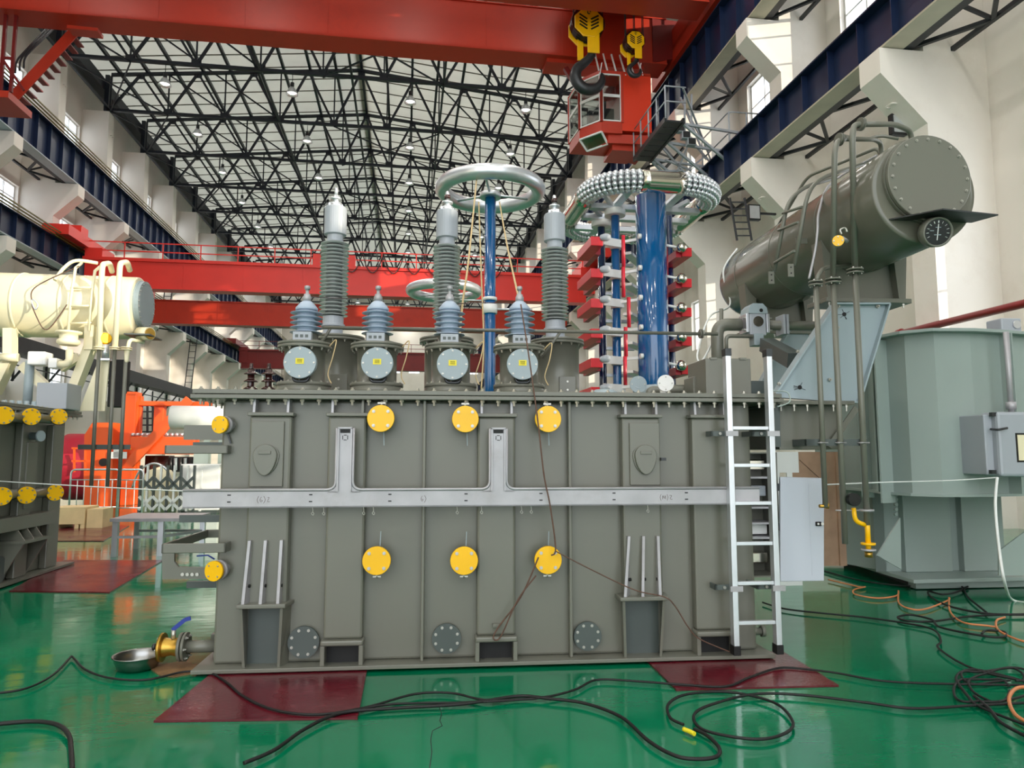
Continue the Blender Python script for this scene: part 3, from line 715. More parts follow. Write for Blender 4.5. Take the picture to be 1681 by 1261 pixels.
for i, x in enumerate((548, 733, 911)):
    u = tx(x, 480, VH)
    t = turret(tx({548: 552, 733: 733, 911: 915}[x], 600, VH), VH, zh0, zh1, .215, .265)
    tu = tx({548: 552, 733: 733, 911: 915}[x], 600, VH)
    M().box(tu - .02, tu + .14, VH - .235, VH - .19, zh0, zh0 + .26).build('side_plate', G, t, bev=.004)
    for k in range(3): M().cyl((tu+.06, VH-.24, zh0+.05+k*.08), (tu+.06, VH-.23, zh0+.05+k*.08), .01, 8).build('plate_bolt', K['bolt'], t)
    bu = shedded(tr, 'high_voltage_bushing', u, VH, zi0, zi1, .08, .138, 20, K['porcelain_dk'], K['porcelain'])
    M().lathe([(.16, 0), (.16, .025), (.095, .03), (.095, .1), (.115, .105), (.115, .125), (.1, .13), (.1, zi0 - zh1)], (u, VH, zh1), n=28, smooth=False).build('mounting_neck', K['panel_grey'], bu)
    M().lathe([(.078, 0), (.078, zcap0 - zi1 + .01), (.108, zcap0 - zi1 + .015), (.108, zcap1 - zi1), (.1, zcap1 - zi1 + .012), (.05, zcap1 - zi1 + .02)], (u, VH, zi1), n=32, smooth=False).build('oil_head', K['panel_grey'], bu, bev=.004)
    M().lathe([(.06, 0), (.06, .045), (.03, .05), (.03, .075), (.055, .08), (.055, .1), (.028, .105), (.022, .13)], (u, VH, zcap1 + .01), n=16).build('terminal_base', K['alu'], bu)
    M().lathe([(.018, 0), (.018, zter - zcap1 - .13), (.012, zter - zcap1 - .12)], (u, VH, zcap1 + .13), n=12).build('terminal_stud', K['alu'], bu)
    if i: M().cyl((u, VH, zcap1 + .14), (u, VH, zcap1 + .18), .03, 12).build('clamp_band', K['brown_glaze'], bu)
    for k in range(4): M().box(u + .055*math.cos(k*1.57+.4)-.015, u + .055*math.cos(k*1.57+.4)+.015, VH + .055*math.sin(k*1.57+.4)-.015, VH + .055*math.sin(k*1.57+.4)+.015, zcap1, zcap1+.05).build('cap_lug', K['alu'], bu)
# brown neutral bushings at the left rear
for x in (412, 441):
    v = 6.9; u = tx(x, 620, v)
    b = shedded(tr, 'neutral_bushing', u, v, ZC + .03, tz(x, 607, v), .032, .066, 4, K['brown_glaze'], K['brown_glaze'])
    M().lathe([(.03, 0), (.018, .02), (.016, .06)], (u, v, tz(x, 607, v)), n=12).build('terminal_stud', K['brown_glaze'], b)
    M().cyl((u, v, ZC), (u, v, ZC + .035), .09, 18).build('bushing_foot', G, b)
# horizontal vent pipe over the cover, with branches
VP = 6.5
zp = tz(850, 543, VP); ua, ub = tx(530, 543, VP), tx(1178, 541, VP)
pp = M().cyl((ua, VP, zp), (ub, VP, zp), .016, 12).build('vent_pipe', G, tr)
for x, y in ((524, 560), (903, 563)):
    u = tx(x, y, VP)
    M().cyl((u + .1, VP, zp), (u - .06, VP + .12, zl1 - .02), .014, 8).build('pipe_branch', G, pp)
for x in (1150,): 
    u = tx(x, 541, VP); M().cyl((u - .012, VP, zp), (u - .002, VP, zp), .045, 14).cyl((u + .006, VP, zp), (u + .018, VP, zp), .045, 14).build('pipe_flange', G, pp); bolts_ring(pp, (u+.02, VP, zp), (1,0,0), .034, 4, .008)
# right end of the cover: boxes, gas relay pipework, small covers
def cbox(xa, xb, ya, yb, va, vb, name, mt, bev=.006):
    return M().box(tx(xa, ya, va), tx(xb, ya, va), va, vb, max(ZC, tz(xa, yb, va)), tz(xa, ya, va)).build(name, mt, tr, bev=bev)
jb = cbox(1158, 1232, 588, 650, 5.85, 6.3, 'junction_box', G)
u0, u1 = tx(1158, 588, 5.85), tx(1232, 588, 5.85); zz = tz(1158, 588, 5.85)
for u in (u0 + .07, u1 - .07): M().box(u - .03, u + .03, 5.84, 5.87, zz - .012, zz + .006).build('lid_clip', G, jb)
cbox(1232, 1262, 625, 650, 6.0, 6.3, 'small_box', K['grey_dk'])
cbox(1138, 1160, 618, 650, 6.1, 6.35, 'pipe_stub_box', G)
vr = 6.75
zr = tz(1200, 533, vr)
rp = M().tube(arcpath([(tx(1178, 580, vr), vr, ZC), (tx(1178, 580, vr), vr, zr), (tx(1216, 533, vr), vr, zr)], .12, 8), .062, 18).build('relay_pipe', G, tr)
ru = tx(1238, 530, vr)
gr = M().box(ru - .085, ru + .085, vr - .09, vr + .09, zr - .12, zr + .14).build('gas_relay', K['panel_grey'], tr, bev=.012)
M().cyl((ru, vr - .1, zr + .02), (ru, vr - .085, zr + .02), .052, 20).build('sight_glass', K['chrome'], gr)
M().prism([(ru-.1, zr+.1), (ru+.1, zr+.1), (ru+.09, zr+.16), (ru+.05, zr+.2), (ru-.05, zr+.2), (ru-.09, zr+.16)], vr-.1, vr+.1, 'xz').build('relay_cap', K['bluegrey'], gr)
M().cyl((ru+.03, vr-.105, zr+.13), (ru+.03, vr-.1, zr+.13), .018, 10).build('relay_port', K['black'], gr)
M().box(ru-.05, ru+.05, vr-.1, vr+.02, zr-.22, zr-.1).build('relay_drain', K['bluegrey'], gr, bev=.006)
for s in (-1, 1):
    M().box(ru + s*.105 - .015, ru + s*.105 + .015, vr-.09, vr+.09, zr-.09, zr+.1).build('relay_flange', K['alu'], gr, bev=.004)
    for dz_ in (-.06, .06): inst('relay_bolt', NUT, (ru + s*.12, vr - .06, zr + dz_), gr, aim((s, 0, 0)), (.012, .012, .02))
uf = tx(1285, 531, vr)
M().cyl((ru + .1, vr, zr), (tx(1335, 530, vr), vr, zr), .05, 16).build('relay_pipe', G, tr)
M().box(uf - .035, uf - .01, vr-.085, vr+.085, zr-.1, zr+.1).box(uf + .0, uf + .025, vr-.085, vr+.085, zr-.1, zr+.1).build('pipe_flange', K['panel_grey'], tr, bev=.004)
M().tube(arcpath([(tx(1187, 590, vr), vr-.09, zr-.3), (tx(1187, 590, vr), vr-.09, zr-.13), (ru-.06, vr-.09, zr-.13)], .05), .02, 8).build('relay_pipe', G, tr)
# little round covers and a grey dome on the cover
for x, y, v, r in ((1048, 631, 6.4, .078), (1093, 629, 6.0, .072)):
    u, _, z = tp(x, y, v=v)
    o = M().lathe([(r, 0), (r, .02)], (u, v, z), Vector((.12, 1, .1)), 28).cyl((u, v+.01, z), (u, v + .08, z - .02), r*.5, 12).cyl((u, v+.07, z), (u, v+.07, ZC), r*.45, 12).build('round_blank', K['white'] if x > 1060 else K['bluegrey'], tr)
    bolts_ring(o, (u, v - .001, z), (-.12, -1, -.1), r * .75, 4, .007)
for x, v, rr, hh in ((992, 6.2, .14, .085), (1074, 6.7, .16, .18)):
    u = tx(x, 640, v)
    M().lathe([(rr*1.15, 0), (rr*1.15, .03), (rr*.9, .035), (rr*.85, hh*.7), (rr*.6, hh), (.01, hh+.01)], (u, v, ZC), n=28).build('dome_cover', K['bluegrey'], tr)
M().box(tx(1108, 640, 6.4), tx(1150, 640, 6.4), 6.4, 6.7, ZC, ZC + .16).build('small_box', G, tr, bev=.01)
M().tube(arcpath([(tx(1060, 640, 6.5), 6.4, ZC), (tx(1060, 640, 6.5), 6.4, ZC + .11), (tx(1132, 640, 6.5), 6.4, ZC + .11), (tx(1132, 640, 6.5), 6.4, ZC)], .06), .035, 12).build('relay_pipe', G, tr)
# --- left end: pocket stiffener, guard bars, valves, drain
u_l = uA
M().box(u_l - .09, u_l, 6.1, 6.6, .12, ZF).build('end_stiffener', G, tr, bev=.01)
M().box(u_l - .12, u_l + .03, 5.95, 6.15, .14, .19).build('end_foot', G, tr, bev=.004)
def guard(ya, yb, xl, xr, v0, v1, name='guard_bar'):
    za, zb = tz(xl, ya, v0), tz(xl, yb, v0); u0, u1 = tx(xl, ya, v0), tx(xr, ya, v0)
    return M().box(u0, u1, v0, v0 + .02, zb, za).box(u0, u0 + .02, v0, v1, zb, za).box(u1 - .02, u1, v0, VW + .05, zb, za).box(u0, uA, v1 - .02, v1, zb, za).build(name, G, tr, bev=.006)
guard(731, 745, 270, 375, 5.55, 6.6)
guard(893, 909, 265, 371, 5.5, 6.5)
M().box(tx(302, 705, 6.9), uA, 6.9, 6.94, tz(302, 722, 6.9), tz(302, 698, 6.9)).build('guard_bar', G, tr)
M().box(tx(316, 742, 6.9), uA, 6.9, 6.94, tz(302, 742, 6.9), tz(302, 726, 6.9)).build('guard_bar', K['grey_dk'], tr)
M().box(tx(294, 852, 6.6), uA, 6.6, 6.64, tz(302, 858, 6.6), tz(302, 846, 6.6)).build('guard_bar', K['grey_dk'], tr)
M().box(tx(306, 962, 6.4), uA, 6.4, 6.44, tz(302, 966, 6.4), tz(302, 955, 6.4)).build('guard_bar', K['grey_dk'], tr)
# slotted lifting lug
v = 6.0; P = lambda x, y: (tx(x, y, v), tz(x, y, v))
lug = M().prism([P(266, 908), P(286, 908), P(286, 922), P(293, 931), (uA, P(340, 933)[1]), (uA, P(340, 951)[1]), P(266, 951)], v, v + .03, 'xz').build('lifting_lug', G, tr)
for k in range(4):
    p = P(300 + 8 * k, 943); M().lathe([(.014, 0), (.014, .012)], (p[0], v-.01, p[1]), (0, 1, 0), 8).build('lug_bolt', K['bolt'], lug)
for x, y, d in ((360, 697, 28), (350, 938, 31)):
    u, _, z = tp(x, y, v=5.5); r = d / 2 * 5.5 / F
    dirn = Vector((.35, 1, 0)).normalized()
    o = M().cyl(Vector((u, 5.5, z)) + dirn*.03, Vector((u, 5.5, z)) + dirn*.2, r * .6, 14).cyl(Vector((u, 5.5, z)) + dirn*.05, Vector((u, 5.5, z)) + dirn*.085, r, 20).build('flanged_valve', K['galv'], tr)
    M().cyl(Vector((u, 5.5, z)), Vector((u, 5.5, z)) + dirn*.025, r, 28).build('yellow_blank', K['yellow'], o)
    bolts_ring(o, Vector((u, 5.5, z)) - dirn*.001, -dirn, r*.72, 4, .007, ph=.5)
    if y > 900: M().tube([(u-.16, 5.62, z+.095), (u-.08, 5.62, z+.1), (u-.03, 5.62, z+.07)], .006, 6).build('valve_lever', K['blue_grip'], o)
    else: M().bar((u+.03, 5.6, z-.05), (u+.06, 5.6, z-.14), .012).build('valve_lever', K['iron'], o)
# drain pipe and brass ball valve
vd = 5.75
zd = tz(300, 1062, vd); ud0, ud1 = tx(262, 1064, vd), tx(345, 1062, vd)
dp = M().cyl((tx(297, 1062, vd), vd, zd), (ud1 + .05, vd, zd), .045, 18).build('drain_pipe', G, tr)
uc0, uc1 = tx(268, 1066, vd), tx(296, 1063, vd)
bv = M().lathe([(.075, 0), (.07, .02), (.06, .07), (.07, .115), (.075, .13)], (uc0 - .005, vd, zd), (1, 0, 0), 24).build('ball_valve', K['brass'], tr)
for u in (uc0 - .02, uc1): M().cyl((u, vd, zd), (u + .022, vd, zd), .105, 28).build('valve_flange', K['brass'] if u < uc0 else G, bv)
M().cyl((uc1 + .03, vd, zd), (uc1 + .05, vd, zd), .105, 28).build('valve_flange', G, bv)
bolts_ring(bv, (uc1 + .05, vd, zd), (1, 0, 0), .085, 6, .012, mesh=NUT); bolts_ring(bv, (uc0 - .02, vd, zd), (-1, 0, 0), .085, 6, .011)
M().cyl((uc0 - .06, vd, zd + .005), (uc0, vd, zd + .005), .02, 12).cyl((uc0 - .075, vd, zd + .005), (uc0 - .055, vd, zd + .005), .026, 6).build('outlet_nipple', K['iron'], bv)
M().cyl((uc0 + .07, vd, zd + .06), (uc0 + .07, vd, zd + .125), .018, 10).build('valve_neck', K['bolt'], bv)
M().bar((uc0 + .06, vd, zd + .125), (uc0 + .15, vd, zd + .2), .03, .01, (0, 1, 0)).bar((uc0 + .15, vd, zd + .2), (uc0 + .19, vd, zd + .21), .03, .01, (0, 1, 0)).build('valve_handle', K['blue_grip'], bv)
# --- conservator on its bracket (still parts of the big transformer)
CU, CZc, CR, CV0, CV1 = 3.69, 3.635, .425, 5.0, 8.15
cons = M().lathe([(CR*.9, 0), (CR*.985, .0), (CR, .012), (CR, CV1-CV0-.14), (CR*.94, CV1-CV0-.05), (CR*.7, CV1-CV0)], (CU, CV0, CZc), (0, 1, 0), 64).build('conservator', K['grey_gloss'], tr)
cz2 = CZc + .075
cov = M().lathe([(.335, 0), (.34, .004), (.34, .03), (.33, .034), (.33, .04), (.345, .042), (.345, .075)], (CU + .005, CV0 - .07, cz2), (0, 1, 0), 56, smooth=False).build('end_cover', G, cons, bev=0)
bolts_ring(cons, (CU + .005, CV0 - .07, cz2), (0, -1, 0), .305, 20, .013, name='cover_bolt')
for v in (CV0 + .85, CV0 + 1.75, CV0 + 2.6):
    M().lathe([(CR + .001, 0), (CR + .004, .004), (CR + .004, .012), (CR + .001, .016)], (CU, v, CZc), (0, 1, 0), 64, cap=False).build('weld_seam', G, cons)
# rain hood over the dial
hz = tz(1540, 352, 4.8)
M().add([(CU-.3, CV0, hz+.015), (CU+.38, CV0, hz+.015), (CU+.42, CV0-.22, hz-.0), (CU-.08, CV0-.3, hz-.0), (CU-.3, CV0, hz+.025), (CU+.38, CV0, hz+.025), (CU+.42, CV0-.22, hz+.01), (CU-.08, CV0-.3, hz+.01)],
        [(0,3,2,1),(4,5,6,7),(0,1,5,4),(1,2,6,5),(2,3,7,6),(3,0,4,7)]).build('rain_hood', K['iron'], cons)
gd = Vector((-.12, -1, -.28)).normalized(); gc = Vector(tp(1540, 381, v=4.85)); 
M().lathe([(.09, 0), (.112, .02), (.112, .1), (.1, .105), (.096, .095)], gc - gd*.1, gd, 32, cap=False).cyl(gc - gd*.25, gc - gd*.1, .06, 16).build('oil_level_gauge', G, cons)
gf = M().cyl(gc - gd*.012, gc - gd*.006, .098, 32).build('dial_face', K['lens_dark'], cons)
gx = gd.cross(Vector((0,0,1))).normalized(); gy = gx.cross(gd).normalized()
if gy.z < 0: gy = -gy
for k in range(11):
    q = R(210 - 24 * k); e = gx * math.cos(q) * (-1) + gy * math.sin(q)
    M().bar(gc + e*.068 - gd*.004, gc + e*.085 - gd*.004, .008, .002).build('dial_tick', K['white'], cons)
M().bar(gc - gy*.06 - gd*.003, gc + gy*.06 - gd*.003, .006, .002).build('dial_needle', K['white'], cons)
M().box(-.028, .028, -.001, .001, -.006, .006).build
for dx_, dy_, w_ in ((.045, .01, .03), (0, .035, .04), (.0, -.02, .05)):
    c_ = gc + gx*dx_ + gy*dy_ - gd*.003; M().bar(c_ - gx*w_/2, c_ + gx*w_/2, .005, .002, gd).build('dial_print', K['bluegrey'], cons)
# saddle supports
VS1, VS2 = 5.85, 7.45
zpl = tz(1420, 498, VS1)
for vs in (VS1, VS2):
    sd = M()
    sd.prism([(CU-.36, zpl+.02), (CU-.3, zpl+.02), (CU-.26, CZc-.2), (CU-.4, CZc-.16)], vs-.05, vs+.12, 'xz')
    sd.prism([(CU+.3, zpl+.02), (CU+.36, zpl+.02), (CU+.4, CZc-.16), (CU+.26, CZc-.2)], vs-.05, vs+.12, 'xz')
    sd.prism([(CU-.34, zpl+.02), (CU+.34, zpl+.02), (CU+.3, CZc-.3), (CU-.3, CZc-.3)], vs+.03, vs+.05, 'xz')
    sd.build('saddle', G, tr)
    M().box(CU-.42, CU+.36, vs-.13, vs+.2, zpl-.02, zpl+.02).build('saddle_plate', G, tr, bev=.004)
    for u in (CU-.38, CU-.1, CU+.3): inst('plate_bolt', NUT, (u, vs-.1, zpl-.02), tr, aim((0,0,-1)), (.014, .014, .02))
# leaning bracket plates from the cover flange up to the saddles
BG = K['bluegrey']
def plate(v, pts, name='bracket_plate', mt=BG):
    poly = [(tx(x, y, v), tz(x, y, v)) for x, y in pts]
    return M().prism(poly, v, v + .015, 'xz').build(name, mt, tr), poly
vb = 5.62
bp, poly = plate(vb, [(1268, 651), (1407, 661), (1456, 500), (1368, 500)])
for (a, b) in ((0, 3), (1, 2), (3, 2), (0, 1)):
    p, q = poly[a], poly[b]
    M().bar((p[0], vb + .0, p[1]), (q[0], vb + .0, q[1]), .1 if (a, b) != (0, 1) else .06, .014, (0, 1, 0) if False else Vector((-(q[1]-p[1]), 0, q[0]-p[0]))).build('plate_flange', BG, bp)
bp2, poly2 = plate(7.35, [(1238, 640), (1345, 640), (1385, 530), (1290, 545)])
M().bar((poly2[0][0], 7.3, poly2[0][1]), (poly2[3][0], 7.3, poly2[3][1]), .1, .014, Vector((-1, 0, .6))).build('plate_flange', BG, bp2)
M().bar((tx(1258, 560, 6.6), 6.6, tz(1258, 566, 6.6)), (tx(1305, 592, 5.9), 5.9, tz(1305, 592, 5.9)), .13, .13).build('cross_brace', K['grey_dk'], tr)
for x, y in ((1375, 538), (1310, 577), (1279, 630), (1363, 623), (1376, 503), (1441, 503)):
    inst('plate_bolt', NUT, (tx(x, y, vb-.02), vb - .01, tz(x, y, vb-.02)), tr, aim((0,-1,0)), (.015, .015, .018))
for x, y in ((1313, 636), (1386, 516)): # open holes with scorched rims
    c_ = tp(x, y, v=vb - .002); M().cyl((c_[0], vb-.004, c_[2]), (c_[0], vb+.001, c_[2]), .018, 12).build('bolt_hole', K['black'], bp)
    for k in range(7):
        q = random.uniform(0, 6.28); M().bar((c_[0]+.02*math.cos(q), vb-.002, c_[2]+.02*math.sin(q)), (c_[0]+.055*math.cos(q), vb-.002, c_[2]+.045*math.sin(q)), .006, .002).build('scorch_mark', K['iron'], bp)
# shelf and box under the bracket, beyond the tank
u0, u1 = tx(1281, 664, VB), tx(1409, 664, VB)
sh = M().box(u0, u1, VB + .05, VB + .9, ZF - .01, ZF + .02).build('bracket_shelf', G, tr)
for k in range(6): inst('shelf_bolt', NUT, (u0 + .05 + k*(u1-u0-.1)/5, VB + .09, ZF - .01), tr, aim((0,0,-1)), (.013, .013, .03))
zb = tz(1300, 738, vb)
ex = M().box(tx(1281, 700, vb), tx(1378, 700, vb), vb + .03, vb + .7, zb, ZF - .01).build('end_box', G, tr, bev=.004)
M().bar((tx(1406, 668, vb), vb, ZF - .03), (tx(1361, 735, vb), vb, zb + .02), .05, .012, (0, 1, 0)).build('diagonal_brace', G, tr)
M().box(tx(1271, 700, 5.58), tx(1281, 700, 5.58), 5.58, 5.75, zb + .02, ZF).build('end_rib', K['grey_dk'], tr)
# three down pipes held by a bar
vp = 5.4
bar_ = M().box(tx(1326, 727, vp), tx(1426, 727, vp), vp + .02, vp + .05, tz(1375, 732, vp), tz(1375, 721, vp)).build('pipe_holder', K['grey_dk'], tr)
M().box(tx(1326, 727, vp), tx(1340, 727, vp), vp + .02, vb + .1, tz(1375, 732, vp), tz(1375, 721, vp)).build('holder_arm', K['grey_dk'], bar_)
def tv(x, y, v): return Vector((tx(x, y, v), v, tz(x, y, v)))
def vpipe(x, ytop, ybot, r, flange=True):
    u = tx(x, 600, vp); z0, z1 = tz(x, ybot, vp), tz(x, ytop, vp)
    o = M().cyl((u, vp, z0), (u, vp, z1), r, 14).build('down_pipe', G, tr)
    M().tube([(u - r*1.3, vp + .04, tz(x, 727, vp)), (u - r*1.3, vp - r*1.25, tz(x, 727, vp)), (u + r*1.3, vp - r*1.25, tz(x, 727, vp)), (u + r*1.3, vp + .04, tz(x, 727, vp))], .007, 6).build('pipe_clip', K['galv'], o)
    if flange:
        for dz_ in (0, -.028): M().cyl((u, vp, z1 + dz_ - .012), (u, vp, z1 + dz_), r * 2.7, 20).build('pipe_flange', G, o)
        bolts_ring(o, (u, vp, z1 - .03), (0, 0, -1), r * 2.1, 4, .01, mesh=NUT, ph=.5); bolts_ring(o, (u, vp, z1), (0, 0, 1), r * 2.1, 4, .01, ph=.5)
    return o, u, z1
p1_, uP1, zP1 = vpipe(1345, 462, 833, .021)
p2_, uP2, zP2 = vpipe(1374, 458, 893, .023)
p3_, uP3, zP3 = vpipe(1411, 442, 862, .024)
# upper runs: up the side of the conservator and over its top
ztopc = CZc + CR
def upipe(pts, r, owner): return M().tube(arcpath(pts, .09, 7), r, 12).build('upper_pipe', G, owner)
upipe([(uP2, vp, zP2), tv(1370, 250, 5.2), tv(1374, 232, 5.25), tv(1386, 228, 5.3)], .022, p2_)
upipe([(uP3, vp, zP3), tv(1399, 225, 5.15), tv(1402, 205, 5.2), tv(1418, 204, 5.2)], .024, p3_)
upipe([tv(1418, 204, 5.2), tv(1470, 204, 5.4), tv(1496, 216, 5.5), tv(1497, 245, 5.55)], .022, p3_)
upipe([tv(1386, 228, 5.3), tv(1437, 229, 5.6), tv(1447, 236, 5.7), tv(1446, 265, 5.75)], .02, p2_)
for x, y, v in ((1378, 229, 5.27), (1413, 204, 5.2)):
    c_ = tv(x, y, v); d_ = Vector((1, .15, 0)).normalized()
    o = M().cyl(c_ - d_*.014, c_ - d_*.002, .052, 18).cyl(c_ + d_*.002, c_ + d_*.014, .052, 18).build('pipe_union', G, tr)
    bolts_ring(o, c_ + d_*.014, d_, .04, 4, .008, mesh=NUT)
upipe([(uP1, vp, zP1), tv(1344, 450, vp), tv(1352, 440, vp + .1), tv(1395, 436, vp + .35)], .018, p1_)
M().tube(arcpath([tv(1380, 222, 5.5), tv(1420, 230, 5.8), tv(1445, 222, 5.75), tv(1475, 228, 5.7)], .08), .014, 8).build('top_pipe', G, tr)
M().tube(arcpath([tv(1275, 375, 7.1), tv(1325, 290, 6.6), tv(1440, 243, 5.8), tv(1447, 258, 5.8)], .1), .016, 8).build('top_rail', G, tr)
# yellow blank on the conservator valve
c_ = tv(1376, 395, 5.05); d_ = Vector((.55, 1, .1)).normalized()
o = M().cyl(c_, c_ + d_*.02, .042, 24).build('conservator_valve', K['yellow'], tr)
M().cyl(c_ + d_*.03, c_ + d_*.12, .035, 14).cyl(c_ + Vector((.05,.03,.03)), c_ + Vector((.13,.1,.03)), .016, 10).build('valve_body', K['galv'], o)
M().tube(spline([c_ + Vector((.03,.0,.05)), c_ + Vector((.02,.0,.085)), c_ + Vector((.06,0,.1)), c_ + Vector((.075,.0,.07))], 5), .008, 6).build('valve_handle', K['bolt'], o)
bolts_ring(o, c_ - d_*.001, -d_, .03, 4, .006)
# climbing ladder bent over the conservator's side
la = thing
lad = M().tube(arcpath([tv(1271, 445, 5.9), tv(1293, 330, 5.85), tv(1322, 306, 6.0), tv(1378, 290, 6.2)], .15, 8), .018, 10).build('climbing_rail', G, tr)
M().tube(arcpath([tv(1304, 436, 5.6), tv(1326, 313, 5.55), tv(1350, 291, 5.7), tv(1440, 262, 6.0)], .15, 8), .018, 10).build('climbing_rail', G, lad)
for (xa, ya, xb, yb) in ((1278, 378, 1310, 365), (1271, 432, 1304, 412), (1285, 350, 1316, 340)):
    M().cyl(tv(xa, ya, 5.88), tv(xb, yb, 5.58), .013, 8).build('climbing_rung', G, lad)
for x, y, v in ((1266, 455, 5.88), (1298, 443, 5.58)):
    c_ = tv(x, y, v); b_ = M().box(c_.x-.025, c_.x+.025, c_.y-.006, c_.y+.006, c_.z-.06, c_.z+.05).build('rail_foot', G, lad)
    for k in (-.03, .02): M().cyl((c_.x, c_.y-.008, c_.z+k), (c_.x, c_.y+.002, c_.z+k), .007, 8).build('foot_hole', K['black'], lad)
for x, y, v in ((1411, 315, 5.3), (1373, 335, 5.5), (1310, 395, 6.0)):
    c_ = tv(x, y, v); M().box(c_.x - .02, c_.x + .09, c_.y, c_.y + .012, c_.z-.025, c_.z+.025).build('pipe_lug', G, tr)
# white safety rope round the conservator
M().tube(spline([tv(1440, 255, 5.8), tv(1365, 300, 6.1), tv(1345, 345, 5.6), tv(1342, 380, 5.5), tv(1338, 412, 5.5), tv(1328, 458, 5.5)], 8), .011, 6).build('safety_rope', K['galv'], tr)
M().tube(spline([(CU-CR*.6, 7.9, CZc+CR*.9), (CU-CR*1.02, 7.9, CZc+.1), (CU-CR*.9, 7.85, CZc-.3), tv(1165, 520, 7.3), tv(1145, 580, 7.0), tv(1152, 593, 6.9), tv(1168, 565, 6.9)], 8), .011, 6).build('safety_rope', K['strap'], tr)
M().cyl(tv(1184, 507, 7.2), tv(1184, 580, 7.2), .022, 10).build('breather_pipe', G, tr)
M().tube(spline([tv(1268, 642, 5.5), tv(1292, 644, 5.45), tv(1296, 660, 5.42), tv(1276, 668, 5.43)], 6), .006, 6).build('earth_lead', K['green_grey'], tr)
# yellow valve group at the bottom of the last down pipe
vy = 5.4
uy = tx(1421, 880, vy)
yv = M().cyl((uP3, vy, tz(1411, 836, vy)), (uP3, vy, tz(1411, 905, vy)), .02, 12).build('sampling_valve', K['yellow'], tr)
c_ = tv(1400, 820, vy - .06); M().cyl(c_ + Vector((0, -.03, 0)), c_ + Vector((0, .02, 0)), .05, 24).build('pressure_gauge', K['lens_dark'], yv)
M().tube(arcpath([tv(1401, 834, vy), tv(1404, 856, vy), tv(1420, 862, vy)], .05), .018, 10).build('elbow', K['yellow'], yv)
for y in (838, 893, 903): 
    zz = tz(1411, y, vy); M().cyl((uP3, vy, zz-.008), (uP3, vy, zz+.008), .055, 18).build('valve_flange', K['galv'] if y != 893 else K['yellow'], yv)
M().cyl(tv(1372, 838, vy), tv(1410, 838, vy), .006, 6).build('valve_lever', K['galv'], yv)
M().cyl((uP3, vy, tz(1411, 915, vy)), (uP3, vy, tz(1411, 905, vy)), .03, 10).build('valve_outlet', K['brass'], yv)
M().cyl(tv(1345, 831, vy), tv(1358, 831, vy), .014, 8).cyl(tv(1358, 835, vy), tv(1358, 826, vy), .016, 8).build('brass_tap', K['brass'], yv)
# --- aluminium ladder fixed to the tank
VLd = 5.38
ld = thing
ul0, ul1 = tx(1211, 1065, VLd), tx(1284, 1063, VLd)
ut0, ut1 = tx(1189, 580, VLd), tx(1253, 580, VLd)
zb_, zt_ = tz(1211, 1070, VLd), tz(1189, 583, VLd)
ul0 = (ul0 + ut0) / 2; ul1 = (ul1 + ut1) / 2; hl = .022
lad2 = M().box(ul0-hl, ul0+hl, VLd-.035, VLd+.035, zb_, zt_).build('tank_ladder', K['alu'], tr, bev=.004)
M().box(ul1-hl, ul1+hl, VLd-.035, VLd+.035, zb_, zt_).build('ladder_stile', K['alu'], lad2, bev=.004)
for y in (703, 764, 826, 892, 957, 1022):
    z = tz(1235, y, VLd); M().box(ul0+hl, ul1-hl, VLd-.02, VLd+.02, z-.014, z+.014).build('ladder_rung', K['alu'], lad2, bev=.003)
for u in (ul0, ul1):
    M().box(u-hl-.006, u+hl+.006, VLd-.042, VLd+.042, zb_-.02, zb_+.05).build('rubber_foot', K['black'], lad2, bev=.004)
    M().box(u-hl-.004, u+hl+.004, VLd-.04, VLd+.04, zt_-.01, zt_+.05).build('end_cap', K['iron'], lad2, bev=.004)
    for y in (712, 965):
        z = tz(1235, y, VLd)
        M().box(u-.13, u+hl, VLd+.035, VLd+.05, z-.02, z+.02).box(u-.13, u-.115, VLd+.035, VW, z-.02, z+.02).build('ladder_bracket', K['grey_dk'], lad2)
        M().box(u-hl-.02, u+hl+.035, VLd-.045, VLd-.035, z-.02, z+.02).build('ladder_clamp', K['galv'], lad2)
        M().cyl((u-.06, VLd+.02, z), (u-.06, VLd+.04, z), .012, 8).build('clamp_bolt', K['bolt'], lad2)
# --- control cabinet on the tank's end with its door swung open
vc0 = 5.8
cu0, cu1 = uB, tx(1279, 850, vc0)
zc0, zc1 = tz(1279, 945, vc0), tz(1279, 745, vc0)
cb = M().box(cu0, cu1, vc0 + .28, vc0 + .3, zc0, zc1).box(cu0, cu1, vc0, vc0 + .3, zc0 - .012, zc0).box(cu0, cu1, vc0, vc0 + .3, zc1, zc1 + .012).box(cu1 - .012, cu1, vc0, vc0 + .3, zc0, zc1).build('control_cabinet', G, tr)
for t in (.3, .42, .55, .8): z = zc0 + (zc1-zc0)*t; M().box(cu0, cu1-.012, vc0+.05, vc0+.28, z-.008, z+.008).build('cabinet_shelf', K['galv'], cb)
for t, m_ in ((.9, K['chrome']), (.68, K['panel_grey']), (.36, K['white']), (.12, K['chrome'])):
    z = zc0 + (zc1-zc0)*t; M().box(cu0+.03, cu1-.04, vc0+.14, vc0+.26, z-.04, z+.05).build('relay_module', m_, cb, bev=.01)
vd_ = 5.74
P = lambda x, y: (tx(x, y, vd_), tz(x, y, vd_))
dr = M().prism([P(1281, 955), P(1353, 954), P(1353, 785), P(1281, 783)], vd_, vd_ + .03, 'xz').build('cabinet_door', K['door_grey'], tr, bev=.006)
for y in (800, 865, 940): p = P(1278, y); M().box(p[0]-.012, p[0]+.006, vd_, vd_+.04, p[1]-.03, p[1]+.03).build('door_hinge', K['iron'], dr)
